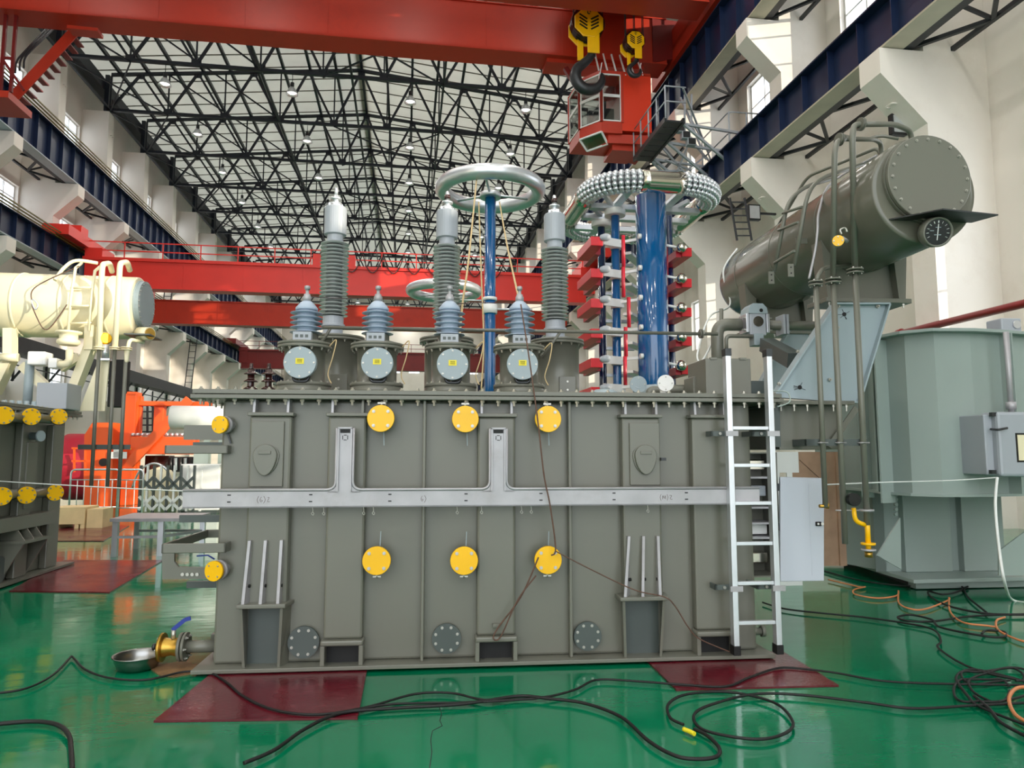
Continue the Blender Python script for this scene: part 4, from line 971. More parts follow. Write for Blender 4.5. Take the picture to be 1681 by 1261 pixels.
p = P(1342, 860); M().box(p[0]-.02, p[0]+.03, vd_-.012, vd_, p[1]-.018, p[1]+.018).build('door_lock', K['black'], dr, bev=.004)
M().cyl((p[0], vd_-.016, p[1]), (p[0], vd_-.011, p[1]), .009, 8).build('lock_eye', K['white'], dr)
M().cyl((p[0]+.035, vd_-.016, p[1]), (p[0]+.05, vd_+.02, p[1]), .012, 8).build('lock_cam', K['bolt'], dr)
M().box(P(1330, 870)[0], P(1334, 870)[0], vd_-.002, vd_, P(1330, 945)[1], P(1330, 795)[1]).build('door_fold', K['door_grey'], dr)
# end-wall pipes of the tank seen beside the ladder foot
M().cyl((uB, 5.9, .12), (uB + .16, 5.9, .12), .03, 12).cyl((uB+.16, 5.9, .12), (uB+.19, 5.9, .12), .045, 12).build('drain_stub', G, tr)
# red-brown strings tied on the tank: thin sensor wires hung down the front
# ================================================================== CRANES
RED, RED2, REDD = K['crane_red'], K['crane_red2'], K['crane_dark']
ck = thing('bridge_crane', 'huge orange-red double girder bridge crane across the top of the picture', 'crane', (UC, 24.5, 17.22), A)
zg = 17.22
def girder(parent, v0, v1, z0, z1, u0, u1, mt, rib=True, flange=.06):
    g = M().box(u0, u1, v0 + .06, v1 - .06, z0, z1).build('girder', mt, parent)
    M().box(u0, u1, v0, v1, z0 - .03, z0 + .02).build('bottom_flange', mt, g); M().box(u0, u1, v0, v1, z1 - .02, z1 + .03).build('top_flange', mt, g)
    if rib:
        u = u0 + 1.5
        while u < u1: M().box(u - .012, u + .012, v0 + .045, v0 + .06, z0, z1).build('web_seam', mt, g); u += 3.0
    return g
girder(ck, 25.9, 27.0, zg, zg + 1.9, -16.6, 10.2, RED); girder(ck, 21.9, 23.0, zg, zg + 1.9, -16.6, 10.2, RED)
for u in (-16.95, 10.75):
    M().box(u - .3, u + .3, 20.6, 28.4, zg + .12, zg + .8).build('end_carriage', RED, ck)
    for v in (21.2, 22.6, 26.4, 27.8): M().cyl((u - .1, v, zg + .27), (u + .1, v, zg + .27), .27, 20).build('crane_wheel', K['iron'], ck)
    M().box(u - .3, u + .3, 21.9, 27.0, zg + .6, zg + 1.5).build('carriage_riser', RED, ck)
M().add([(9.6, 25.9, zg), (10.9, 26.0, zg+.4), (10.9, 26.9, zg+.4), (9.6, 27.0, zg), (9.6, 25.9, zg+1.9), (10.9, 26.0, zg+1.9), (10.9, 26.9, zg+1.9), (9.6, 27.0, zg+1.9)],
        [(0,3,2,1),(4,5,6,7),(0,1,5,4),(1,2,6,5),(2,3,7,6),(3,0,4,7)]).build('girder_end', REDD, ck)
M().bar((5.3, 26.6, zg - .1), (9.3, 26.6, zg - .1), .9, .18).build('cab_hanger', RED, ck)
# operator cab
cvf = 24.9
def cx(x, y, v=cvf): return hp(x, y, v=v)
zt0 = cx(1045, 122)[2]; zb0 = cx(1045, 216)[2]
uR_, uL_ = cx(1069, 170)[0], cx(987, 170)[0]
uL2 = cx(951, 170, 25.7)[0]
plan = [(uR_, cvf), (uL_, cvf), (uL2, 25.7), (uL2 - .1, 27.0), (uR_, 27.0)]
uS = cx(1021, 170)[0]
cab = M().box(uS, uR_, cvf, 27.0, zb0, zt0).build('cab_body', mat('cab_orange_red', (226, 58, 26), .4, var=.06, scale=.6), ck)
M().prism([(p, q) for p, q in plan], zt0 - .06, zt0 + .06, 'xy').build('cab_roof', RED, cab)
M().prism([(uS, cvf), (uL_, cvf), (uL2, 25.7), (uL2 - .1, 27.0), (uS, 27.0)], zb0 - .12, zb0 + .35, 'xy').build('cab_apron', RED, cab)
M().prism([(uR_, cvf + .05), (uL_ + .3, cvf + .15), (uL2 + .4, 25.9), (uR_, 26.9)], zb0 - .45, zb0 - .1, 'xy').build('cab_floor', RED, cab)
M().box(uL_ + .5, uR_ - .5, 25.2, 26.4, zb0 - .65, zb0 - .45).build('cab_sump', RED, cab)
zm = cx(1000, 158)[2]
for (p, q) in ((plan[0], plan[1]), (plan[1], plan[2]), (plan[2], plan[3])):
    a = Vector((*p, 0)); b = Vector((*q, 0))
    if p == plan[0]: a = Vector((uS, cvf, 0))
    for t in (0, 1):
        c = a.lerp(b, t); M().bar((c.x, c.y, zb0 + .3), (c.x, c.y, zt0), .1).build('cab_pillar', RED, cab)
    d = (b - a).normalized(); 
    for z in (zb0 + .36, zm, zm + .06, zt0 - .1): M().bar((a.x, a.y, z), (b.x, b.y, z), .05).build('window_frame', K['white'], cab)
    for t in (.07, .93): c = a.lerp(b, t); M().bar((c.x, c.y, zb0 + .34), (c.x, c.y, zt0 - .08), .05).build('window_frame', K['white'], cab)
    nrm = Vector((-d.y, d.x, 0)) * .006
    for z0_, z1_ in ((zb0 + .36, zm), (zm + .06, zt0 - .1)):
        M().add([a - nrm + Vector((0,0,z0_)), b - nrm + Vector((0,0,z0_)), b - nrm + Vector((0,0,z1_)), a - nrm + Vector((0,0,z1_)), a + nrm + Vector((0,0,z0_)), b + nrm + Vector((0,0,z0_)), b + nrm + Vector((0,0,z1_)), a + nrm + Vector((0,0,z1_))],
                [(0,1,2,3),(7,6,5,4),(0,4,5,1),(1,5,6,2),(2,6,7,3),(3,7,4,0)]).build('pane', K['cab_glass'], cab)
M().box(uS - .5, uS - .1, 25.6, 26.0, zb0 + .35, zb0 + 1.2).build('cab_seat', K['steel_dark'], cab)
# sloping foot window under the front corner
q0, q1 = Vector((uL_, cvf, zb0 - .1)), Vector((uL2, 25.7, zb0 - .1)); q2, q3 = q1 + Vector((.35, .2, -.35)), q0 + Vector((.3, .25, -.35))
M().add([q0, q1, q2, q3, q0 + Vector((.02,.02,.02)), q1 + Vector((.02,.02,.02)), q2 + Vector((.02,.02,.02)), q3 + Vector((.02,.02,.02))], [(0,1,2,3),(7,6,5,4),(0,4,5,1),(1,5,6,2),(2,6,7,3),(3,7,4,0)]).build('pane', K['cab_glass'], cab)
for a, b in ((q0, q1), (q1, q2), (q2, q3), (q3, q0)): M().bar(a, b, .06).build('window_frame', K['white'], cab)
M().bar(cx(928, 112, 26.2), cx(952, 150, 26.2), .18, .18).build('cab_strut', REDD, ck)
for k in range(6): 
    x = 985 + 14*k; M().bar(cx(x, 124), (cx(x, 124)[0], 25.6, zg), .05).build('cab_tie', K['white'], ck)
# access platform and stair on the left below the girder
st = M().bar(hp(122, 52, v=26.9), hp(22, 160, v=26.9), .05, .38).build('access_stair', RED, ck)
M().bar(hp(122, 52, v=27.7), hp(22, 160, v=27.7), .05, .38).build('stair_stringer', REDD, st)
for k in range(10):
    t = (k + .5) / 10; a = Vector(hp(122, 52, v=26.9)).lerp(Vector(hp(22, 160, v=26.9)), t)
    M().box(a.x - .11, a.x + .11, 26.9, 27.7, a.z - .025, a.z + .025).build('stair_tread', REDD, st)
pf = hp(22, 160, v=26.9); M().box(pf[0] - 2.6, pf[0] + .2, 26.2, 27.8, pf[2] - .35, pf[2] - .1).build('stair_landing', RED, ck)
for x, y in ((3, 45), (20, 45)):
    p_ = hp(x, 120, v=26.3); M().bar((p_[0], 26.3, pf[2] - .1), (p_[0], 26.3, zg), .1).build('landing_post', REDD, ck)
p_ = hp(3, 95, v=26.3); q_ = hp(22, 105, v=26.3); M().bar((p_[0], 26.3, p_[2]), (q_[0], 26.3, p_[2]), .08).bar((p_[0], 26.3, p_[2]), (q_[0] + .4, 26.3, pf[2]), .08).build('landing_rail', REDD, ck)
for k in range(3): M().tube(arcpath([hp(25 + 7*k, 120 - 4*k, v=28), hp(26 + 7*k, 100 - 3*k, v=28), hp(78 + 6*k, 45, v=28)], .3), .035, 6).build('stair_handrail', K['steel_dark'], st)
M().bar(hp(115, 50, v=26.4), hp(165, 55, v=26.4), .5, .12).build('girder_bracket', RED, ck)
# hook blocks hanging from the crane trolley
def hook_block(label, x, yc, r_px, v, ysh, yhook, nrope):
    c = Vector(hp(x, yc, v=v)); s = v / F; r = r_px * s
    o = thing('crane_hook_block', label, 'hook block', (c.x, c.y, hp(x, yhook, v=v)[2]), A, 'crane hooks')
    hex_ = [(c.x + r*math.cos(q), c.z + r*math.sin(q)) for q in [R(22.5 + 45*i) for i in range(8)]]
    for dv in (-.28, .2):
        ck_ = M().prism([(p - (.12 if dv > 0 else 0), z_ - (.1 if dv > 0 else 0)) for p, z_ in hex_], c.y + dv, c.y + dv + .06, 'xz').build('cheek_plate', K['yellow'], o, bev=.02)
    for k in range(3): M().lathe([(r*1.08, 0), (r*1.1, .02), (r*1.0, .05), (r*1.1, .08), (r*1.08, .1)], (c.x, c.y - .2 + .13*k, c.z + r*.12), (0, 1, 0), 28).build('sheave', K['brown_glaze'], o)
    for sgn in (-1, 1):
        for k in range(4): 
            a = (c.x + sgn*r*.12, c.y - .285, c.z - r*.45 + k*r*.22); b = (c.x + sgn*r*.62, c.y - .285, c.z - r*.15 + k*r*.22)
            M().bar(a, b, r*.1, .01, (0, 1, 0)).build('chevron_slot', K['black'], o)
    M().tube(spline([(c.x + r*.1*math.cos(q), c.y-.285, c.z + r*.68 + r*.12*math.sin(q)) for q in [i*.9 for i in range(7)]], 3), r*.03, 5).build('cheek_emblem', K['iron'], o)
    zs0, zs1 = c.z - r*.7, hp(x, ysh, v=v)[2]
    M().box(c.x - r*.1, c.x + r*.68, c.y - .26, c.y - .2, zs1, zs0 + r*.2).build('shank_plate', K['yellow'], o, bev=.02)
    M().box(c.x - r*.6, c.x - r*.2, c.y + .12, c.y + .18, zs1 - .2*r, zs0 + r*.2).build('shank_plate', K['yellow'], o, bev=.02)
    zh = hp(x, yhook, v=v)[2]; rh = (zs1 - zh) * .36; hc = Vector((c.x + r*.05, c.y - .05, zh + rh*1.15))
    pts = [(hc.x + r*.12, hc.y, zs1 + .15*r), (hc.x + r*.1, hc.y, hc.z + rh*1.5)] + [(hc.x + rh*math.cos(q), hc.y, hc.z + rh*math.sin(q)) for q in [R(120 + 20*i) for i in range(14)]]
    M().tube(spline(pts, 3), lambda t: rh*(.26 + .17*math.sin(math.pi*min(1, t*1.1))) * (1 if t < .9 else (1.05-t)/.15), 14).build('hook', K['iron'], o)
    M().cyl((c.x + r*.25, c.y - .05, zs1 - .05*r), (c.x + r*.25, c.y - .05, zs1 + r*.3), r*.25, 14).build('hook_swivel', K['iron'], o)
    M().bar((hc.x + rh*.9, hc.y - .12, hc.z + rh*1.0), (hc.x + rh*.75, hc.y - .12, hc.z + rh*.1), rh*.14, .02).build('safety_latch', K['white'], o)
    for i in range(nrope):
        u = c.x + r * (-.95 + 1.9 * (i // 2) / (nrope//2 - 1)) if nrope > 2 else c.x
        M().cyl((u + (i % 2)*.06, c.y - .15 + .3*(i % 2), c.z + r*.3), (u + (i % 2)*.06, c.y - .15 + .3*(i % 2), zg + 2.2), .018, 5).build('wire_rope', K['steel_dark'], o)
    return o
hook_block('large yellow crane hook block with dark hook, left of the pair', 964, 44, 28, 24.2, 92, 152, 8)
hook_block('small yellow crane hook block with dark hook, right of the pair', 1040, 72, 17, 24.2, 101, 127, 6)
M().box(6.2, 9.4, 21.9, 27.0, zg + 1.95, zg + 2.9).build('trolley', REDD, ck)
# bright red cranes further down the hall on the lower rails
def far_crane(label, v, z0, z1, mt, rail, vis=True):
    o = thing('bridge_crane', label, 'crane', (UC, v, z0), A)
    girder(o, v, v + .8, z0, z1, -16.0, 9.9, mt, rib=vis)
    for u in (-16.95, 10.75):
        M().box(u - .3 if u < 0 else u - .9, u + .9 if u < 0 else u + .3, v - 2.2, v + 3.2, 12.05, 12.55).build('end_carriage', mt, o)
        for vv in (v - 1.6, v + 2.4): M().cyl((u-.08, vv, 12.27), (u+.08, vv, 12.27), .2, 14).build('crane_wheel', K['iron'], o)
    M().box(-16.2, -15.4, v - .0, v + .8, z0 + .5, 12.05).build('girder_shoulder', mt, o); M().box(9.6, 10.4, v - .0, v + .8, z0 + .5, 12.05).build('girder_shoulder', mt, o)
    if rail:
        for z in (z1 + .5, z1 + .95): M().bar((-16.3, v + .02, z), (10.0, v + .02, z), .05).build('handrail', mt, o)
        pm = rawmesh('rail_post', M().bar((0, 0, 0), (0, 0, .95), .05), mt)
        for k in range(15): inst('rail_post', pm, (-16.2 + 1.85*k, v + .02, z1), o)
        M().box(-16.3, 10, v - .05, v - .02, z1 - .02, z1 + .14).build('kick_plate', mt, o)
    return o
c2 = far_crane('bright red bridge crane with handrail and festoon cable in mid hall', 38, 10.05, 11.45, RED2, True)
for k in range(9):   # festoon cable loops
    u = -4.6 + 1.1 * k
    M().tube(spline([(u, 37.9, 12.3), (u + .2, 37.9, 11.6), (u + .5, 37.9, 11.25), (u + .8, 37.9, 11.5), (u + 1.1, 37.9, 12.3)], 5), .03, 5).build('festoon_loop', K['brown_glaze'], c2)
M().box(-17.2, -16.2, 37.4, 38.2, 12.5, 13.0).build('drive_box', RED2, c2); M().box(-5.0, -2.8, 38.0, 38.6, 11.5, 12.2).build('electrics_box', RED2, c2)
far_crane('darker red bridge crane just behind the bright red one', 45, 9.5, 10.9, RED, False)
far_crane('most distant red bridge crane at the far end', 72, 10.0, 11.7, REDD, True)
# boarding platform for the cab on the right
bp_ = thing('cab_boarding_platform', 'grey steel boarding platform with railing beside the crane cab', 'platform', (9.2, 23.5, 12.8), A)
z_ = 12.75; ua_, ub_ = hp(1092, 195, z=z_)[0], hp(1122, 197, z=z_)[0]; v_a, v_b = hp(1118, 196, z=z_)[1], hp(1055, 262, z=z_)[1]
for u in (ua_, ub_): M().box(u - .04, u + .04, v_a, v_b, z_ - .12, z_ + .06).build('platform_stringer', K['iron'], bp_)
for k in range(7):
    v = v_a + (v_b - v_a) * (k + .5) / 7; w_ = (v_b - v_a) / 7 - .07
    M().box(ua_ + .04, ub_ - .04, v - w_/2, v + w_/2, z_ - .08, z_ - .03).build('platform_plank', K['steel_dark'], bp_)
for k in range(5):
    v = v_a + (v_b - v_a) * k / 4; M().cyl((ua_, v, z_), (ua_, v, z_ + 1.15), .028, 6).build('rail_post', K['panel_grey'], bp_)
for z in (.6, 1.13): M().cyl((ua_, v_a, z_ + z), (ua_, v_b, z_ + z), .025, 6).build('guard_rail', K['panel_grey'], bp_); M().cyl((ua_, v_a, z_ + z), (ub_ + .1, v_a, z_ + z), .025, 6).build('guard_rail', K['panel_grey'], bp_)
for v in (v_a + .2, v_b - .2, (v_a+v_b)/2):
    M().bar((ub_, v, z_), (11.5, v + .4, z_ - 1.6), .08).build('strut', K['panel_grey'], bp_); M().bar((ub_, v, z_ - .05), (11.5, v + .4, z_ - .05), .08).build('strut', K['panel_grey'], bp_)
M().bar((ub_, v_b, z_), (11.5, v_b + .8, z_ - 1.6), .07).bar((ub_, v_a, z_ + 1.1), (11.5, v_b, z_ + .2), .06).build('strut', K['panel_grey'], bp_)
for k in range(3):
    c_ = Vector(hp(1116 + 9*k, 212 + 11*k, v=23.2)); fl_ = M().box(c_.x - .16, c_.x + .16, c_.y - .12, c_.y + .12, c_.z - .14, c_.z + .14).build('floodlight_box', K['panel_grey'], bp_, bev=.02)
    M().box(c_.x - .13, c_.x + .13, c_.y - .125, c_.y - .12, c_.z - .11, c_.z + .11).build('floodlight_lens', K['iron'], bp_)
for x in (1124, 1135): M().bar(hp(x, 155, v=23.4), hp(x, 215, v=23.4), .06).build('post', K['panel_grey'], bp_)
for a, b in (((1117, 160), (1150, 240)), ((1125, 180), (1165, 250)), ((1135, 225), (1110, 285)), ((1092, 262), (1135, 280)), ((1085, 240), (1125, 285)), ((1120, 215), (1165, 265)), ((1140, 235), (1160, 262)), ((1125, 282), (1160, 255)), ((1075, 282), (1120, 280))):
    M().bar(hp(*a, v=24.2), hp(*b, v=24.2), .06).build('lattice_strut', K['panel_grey'], bp_)
# second small landing with railing by the wall
l2 = thing('wall_landing', 'small grey landing with railing where the lower right runway beam passes', 'landing', (11.2, 23.6, 12.0), A)
zl2 = 11.95
M().box(10.9, 12.4, 22.2, 24.6, zl2, zl2 + .06).build('landing_deck', K['iron'], l2)
for u, v in ((10.95, 22.25), (10.95, 24.5), (12.2, 22.25), (11.6, 22.25)): M().cyl((u, v, zl2), (u, v, zl2 + 1.5), .028, 6).build('rail_post', K['panel_grey'], l2)
for z in (.75, 1.5): M().tube(arcpath([(10.95, 24.5, zl2 + z), (10.95, 22.25, zl2 + z), (12.2, 22.25, zl2 + z)], .2), .026, 6).build('guard_rail', K['panel_grey'], l2)
# floodlights on the right columns and wall ladder under the lower beam
for v, (fu, _, z), lab in ((14.3, hp(1476, 222, v=14.3), 'black-framed floodlight on the right wall above the grey conservator'), (19.9, hp(1238, 362, v=19.9), 'black-framed floodlight on the second column of the right wall')):
    o = thing('floodlight', lab, 'floodlight', (fu, v, z), A)
    M().box(fu - .2, fu + .2, v - .05, v + .1, z, z + .5).build('lamp_body', K['black'], o, bev=.02); M().box(fu - .16, fu + .16, v - .06, v - .05, z + .05, z + .45).build('lamp_glass', K['alu'], o)
    M().bar((fu + .2, v + .05, z + .25), (fu + .75, v + .05, z + .25), .06).build('lamp_arm', K['black'], o)
o = thing('wall_ladder', 'dark steel cat ladder under the lower right runway beam', 'ladder', (10.9, 19.4, 7.6), A)
for x in (1198, 1222): M().bar(hp(x, 325, v=19.4), hp(x + 12, 395, v=19.4), .05).build('ladder_rail', K['steel_dark'], o)
for k in range(6): M().bar(hp(1199 + 2*k, 332 + 11*k, v=19.4), hp(1223 + 2*k, 332 + 11*k, v=19.4), .035).build('rung', K['steel_dark'], o)

# ================================================================== HIGH VOLTAGE TEST SETS
def ring_electrode(label, ang, u, v, z, Rr, r, colr, mtc, clamps=True):
    o = thing('ring_electrode_divider', label, 'voltage divider', (u, v, 0), ang)
    M().tube([(u + Rr*math.cos(q), v + Rr*math.sin(q), z) for q in [2*math.pi*i/64 for i in range(64)]], r, 20, closed=True).build('corona_ring', K['alu'], o)
    M().cyl((u, v, .12), (u, v, z - .12), colr, 28).build('insulating_column', mtc, o)
    M().cyl((u, v, z - .14), (u, v, z - .06), colr*1.9, 24).build('head_plate', K['alu'], o)
    for k in range(3):
        q = R(20 + 120*k); M().cyl((u, v, z - .08), (u + Rr*math.cos(q), v + Rr*math.sin(q), z - .04), .022, 8).build('spoke', K['alu'], o)
    M().cyl((u, v, 0), (u, v, .12), .45, 24).build('base_disc', K['panel_grey'], o)
    if clamps:
        M().cyl((u, v, 3.9), (u, v, 4.05), colr*1.3, 24).cyl((u, v, 4.12), (u, v, 4.17), colr*1.25, 24).build('clamp_band', K['white'], o)
        M().cyl((u, v, 3.98), (u + .7, v, 3.98), .018, 6).cyl((u, v, 4.12), (u - .5, v, 4.12), .012, 6).build('clamp_rod', K['alu'], o)
    return o
c_ = tp(805, 312, v=11.5)
ring_electrode('slim blue test column carrying a big silver ring, behind the bushings', BT, c_[0], 11.5, c_[2], .8, .125, .092, K['blue_col'])
c2_ = hp(729, 478, v=20)
ring_electrode('second silver ring on a column, low behind the middle bushing', A, c2_[0], 20, c2_[2], .95, .14, .08, K['navy_col'], False)
# impulse generator
gu, gv, gz = hp(1050, 335, v=13.2)
ig = thing('impulse_generator', 'tall blue impulse test generator with beaded silver crown and red capacitors', 'test generator', (gu, gv, 0), A)
gz = 6.52
aH, bH, cR, tR = 1.2, 1.55, .8, .19
gv += .3
def crown_side(k):   # start, direction, length of the straight, corner centre of side k of the rounded rectangle
    a_, b_ = aH - cR, bH - cR
    return [(Vector((-a_, -bH, 0)), 0, 2*a_), (Vector((aH, -b_, 0)), 90, 2*b_), (Vector((a_, bH, 0)), 180, 2*a_), (Vector((-aH, b_, 0)), 270, 2*b_)][k]
def crown_pt(k, s):   # s metres along side k: straight first, then its corner
    p0, dg, L = crown_side(k); m_ = Matrix.Rotation(R(dg), 3, 'Z')
    if s <= L: p, d = Vector((s, 0, 0)), Vector((1, 0, 0))
    else: q = (s - L) / cR; p, d = Vector((L + cR*math.sin(q), cR*(1 - math.cos(q)), 0)), Vector((math.cos(q), math.sin(q), 0))
    return Vector((gu, gv, gz)) + p0 + m_ @ p, m_ @ d
core = []
for k in range(4):
    L = crown_side(k)[2]; n_ = 26
    core += [crown_pt(k, (L + cR*math.pi/2) * i/n_)[0] for i in range(n_)]
    M().tube([crown_pt(k, L * i/6)[0] for i in range(7)], tR*1.02, 28).build('crown_tube', K['chrome'], ig)
M().tube(core, tR*.9, 20, closed=True).build('crown_core', K['iron'], ig)
bead = M().lathe([(.052, -.02), (.05, .0), (.042, .022), (.026, .036), (.001, .041)], n=10, cap=False)
BEAD = rawmesh('crown_bead', bead, K['alu'])
beads = []
for k in range(4):
    L = crown_side(k)[2]
    for i in range(13):
        p, d = crown_pt(k, L + cR*math.pi/2*(i + .5)/13); side = d.cross(Vector((0,0,1))).normalized()
        for j in range(12):
            q = 2*math.pi*(j + .5*(i % 2)*0)/12; nrm = side*math.cos(q) + Vector((0,0,1))*math.sin(q)
            beads.append((p + nrm*tR*.93, nrm))
def seen(b):  # beads turned to the viewer, nearest first
    return -(b[1].y * 1.0 + b[1].z * .35) - (b[0].y - gv) * .55
beads.sort(key=seen, reverse=True)
for p, nrm in beads[:300]: inst('crown_bead', BEAD, p, ig, aim(nrm))
sm = M()
for p, nrm in beads[300:]:
    sm.lathe([(.05, -.02), (.042, .02), (.001, .04)], p, nrm, 6, cap=False)
sm.build('crown_beads', K['alu'], ig, kind='stuff')
def gcol(x, v, rpx, ztop, mt, name='insulating_column'):
    u = hp(x, 450, v=v)[0]; r = rpx*v/F
    M().cyl((u, v, .1), (u, v, ztop), r, 32).build(name, mt, ig); return u, r
uB_, rB_ = gcol(1070, 12.5, 26.5, 6.45, K['blue_col'], 'main_blue_column')
u1_, r1_ = gcol(1011, 12.9, 7.5, 6.2, K['blue_col']); u2_, r2_ = gcol(988, 13.6, 6.5, 6.2, K['navy_col']); u3_, r3_ = gcol(1099, 13.4, 7, 6.4, K['navy_col'])
for dv_ in (-.6, .0, .7): M().box(gu - 1.1, gu + 1.1, gv + dv_ - .08, gv + dv_ + .08, 6.3, 6.4).build('crown_beam', K['alu'], ig)
for du_ in (-.55, .45): M().box(gu + du_ - .08, gu + du_ + .08, gv - 1.3, gv + 1.3, 6.4, 6.46).build('crown_beam', K['alu'], ig)
for dx_, dy_ in ((-.6, -.5), (.5, -.4)): M().bar((gu+dx_, gv+dy_, 6.36), (gu + dx_*1.6, gv + dy_*2.1, gz - .05), .08).build('crown_arm', K['alu'], ig)
for x in (940, 1000): M().bar((gu - 1.05, gv - .5, gz-.1), (gu - .2, gv + .7, gz - .2), .08).build('crown_arm', K['alu'], ig)
for uu_, vv_ in ((u1_, 12.9), (u2_, 13.6)): M().cyl((uu_, vv_, 6.18), (uu_, vv_, 6.3), .2, 20).build('column_cap', K['white'], ig)
for k, y in enumerate((395, 447, 496, 545, 593, 640)):
    z = hp(990, y, v=12.4)[2]
    u0_, u1b = hp(970, y, v=12.3)[0], hp(990, y, v=12.3)[0]
    bx = M().box(u0_, u1b, 12.3, 13.35, z - .13, z + .04).build('capacitor_box', K['red_box'], ig, bev=.008)
    M().box(u0_ + .24, u1b + .12, 12.9, 13.8, z - .12, z + .03).build('capacitor_box', K['red_rod'], ig)
    u0r, u1r = hp(1116, y + 8, v=12.6)[0], hp(1132, y + 8, v=12.6)[0]; zr_ = z - .07
    if k < 5:
        M().box(u0r, u1r, 12.5, 13.4, zr_ - .13, zr_ + .04).build('capacitor_box', K['red_box'], ig, bev=.008)
        M().box(u0r - .1, u0r + .02, 12.55, 13.4, zr_ - .14, zr_ + .0).build('capacitor_box', K['red_rod'], ig)
        M().lathe([(.001, -.1), (.07, -.08), (.1, -.03), (.1, .03), (.07, .08), (.001, .1)], (u0r - .03, 12.45, zr_ + .02), (1, .2, 0), 18, cap=False).build('sphere_gap', K['chrome'], ig)
        M().cyl((uB_ + rB_, 12.5, z + .0), (u0r, 12.5, zr_ + .02), .025, 8).build('clamp_bar', K['white'], ig)
    M().lathe([(.001, -.12), (.05, -.1), (.07, -.03), (.07, .03), (.05, .08), (.001, .1)], (u1b + .05, 12.3, z + .03), (1, .15, .15), 18, cap=False).build('sphere_gap', K['panel_grey'], ig)
    M().bar((u1b + .1, 12.6, z + .06), (u1_ + .1, 12.75, z + .06), .03, .15).build('clamp_bar', K['white'], ig)
    M().bar((u1_, 12.75, z + .08), (uB_ - rB_ + .03, 12.55, z + .1), .04, .05).build('clamp_bar', K['white'], ig)
    M().cyl((u1_, 12.9, z - .01), (u1_, 12.9, z + .13), r1_*1.25, 20).build('clamp_band', K['white'], ig)
    M().cyl((uB_ - rB_ - .02, 12.36, z + .1), (uB_ - rB_ + .04, 12.36, z + .1), .05, 10).build('clamp_lug', K['white'], ig)
    M().bar((u2_, 13.6, z - .12), (uB_, 13.6, z - .12), .1, .06).build('shelf_bar', K['alu'], ig)
    M().bar((u2_ + .2, 12.6, z - .16), (uB_ + .4, 13.8, z - .16), .18, .05).build('shelf_bar', K['alu'], ig)
    if k < 5:
        x = (1023, 1023, 1032, 1027, 1026)[k]; ur = hp(x, y, v=12.3)[0]; zlo = hp(990, (447, 496, 545, 593, 640)[k], v=12.4)[2]
        M().cyl((ur, 12.3, zlo + .08), (ur, 12.3, z + .08), .035, 12).build('resistor_rod', K['red_rod'], ig)
        ur2 = hp(1103, y, v=12.3)[0]; M().cyl((ur2, 12.6, zlo + .03), (ur2, 12.6, z + .03), .032, 12).build('resistor_rod', K['red_rod'], ig)
M().box(gu - 1.2, gu + 1.3, gv - 1.2, gv + 1.2, 0, .14).build('generator_base', K['steel_dark'], ig)
# ================================================================== RIGHT HAND TANK
GG = K['green_grey']
rt = thing('transformer_tank', 'green-grey bowed transformer tank by the right wall with a grey control box', 'transformer', (tx(1600, 960, 7.6), 8.4, .05), BT)
zT = 2.92
top_px = [(1416, 570), (1440, 558), (1482, 550), (1532, 545.5), (1594, 546), (1645, 549), (1700, 553)]
pl = [tp(x, y, z=zT)[:2] for x, y in top_px]
zB = tz(1600, 811, pl[4][1] + .03)
back = [(pl[-1][0] + .7, pl[-1][1] + .6), (pl[-1][0] + .9, pl[0][1] + 1.2), (pl[0][0] - .05, pl[0][1] + 1.2)]
def inset(P, d):
    c = Vector((sum(p[0] for p in P)/len(P), sum(p[1] for p in P)/len(P))); return [tuple(Vector(p) + (c - Vector(p)).normalized()*d) for p in P]
outl = pl + back
M().prism(inset(outl, .03), zB, zT, 'xy').build('upper_tank', GG, rt)
M().prism(inset(outl, -.09), zT, zT + .035, 'xy').build('tank_lid', GG, rt, bev=.004)
M().prism(inset(outl, -.02), zB - .03, zB, 'xy').build('tank_shelf', GG, rt)
lo = [(p, max(q, 8.45)) for p, q in inset(outl, .32)]
M().prism(lo, .16, zB - .03, 'xy').build('lower_tank', GG, rt)
# vertical fins on the bowed wall
def fin(k, d_out, z0, z1, nm='tank_fin', fr=0.0):
    p = Vector(outl[k]).lerp(Vector(outl[k+1]), fr); c = Vector((sum(q[0] for q in outl)/len(outl), sum(q[1] for q in outl)/len(outl)))
    d = (p - c).normalized(); s = Vector((-d.y, d.x))*.01
    a = p - d*.05; b = p + d*d_out
    M().prism([tuple(a - s), tuple(b - s), tuple(b + s), tuple(a + s)], z0, z1, 'xy').build(nm, GG, rt)
fin(1, .1, zB, zT); fin(5, .1, zB, zT); fin(0, .09, zB - .1, zT); fin(1, .16, zB - .12, zT - .02, fr=.25)
vl_ = 8.35
for xa_, xb_ in ((1486, 1563), (1582, 1640)): M().box(tx(xa_, 900, vl_), tx(xb_, 900, vl_), vl_, vl_ + .5, .16, zB - .03).build('lower_panel', GG, rt, bev=.01)
v_ = pl[4][1] + .1
M().prism([(tx(1640, 945, v_), tz(1640, 945, v_)), (tx(1700, 945, v_), tz(1700, 945, v_)), (tx(1700, 860, v_), tz(1700, 860, v_)), (tx(1640, 905, v_), tz(1640, 905, v_))], v_, v_ + .02, 'xz').build('corner_gusset', GG, rt)
v_ = pl[2][1] + .25
M().prism([(tx(1440, 912, v_), tz(1440, 912, v_)), (tx(1480, 935, v_), tz(1480, 935, v_)), (tx(1478, 850, v_), tz(1478, 850, v_))], v_, v_ + .02, 'xz').build('corner_gusset', GG, rt)
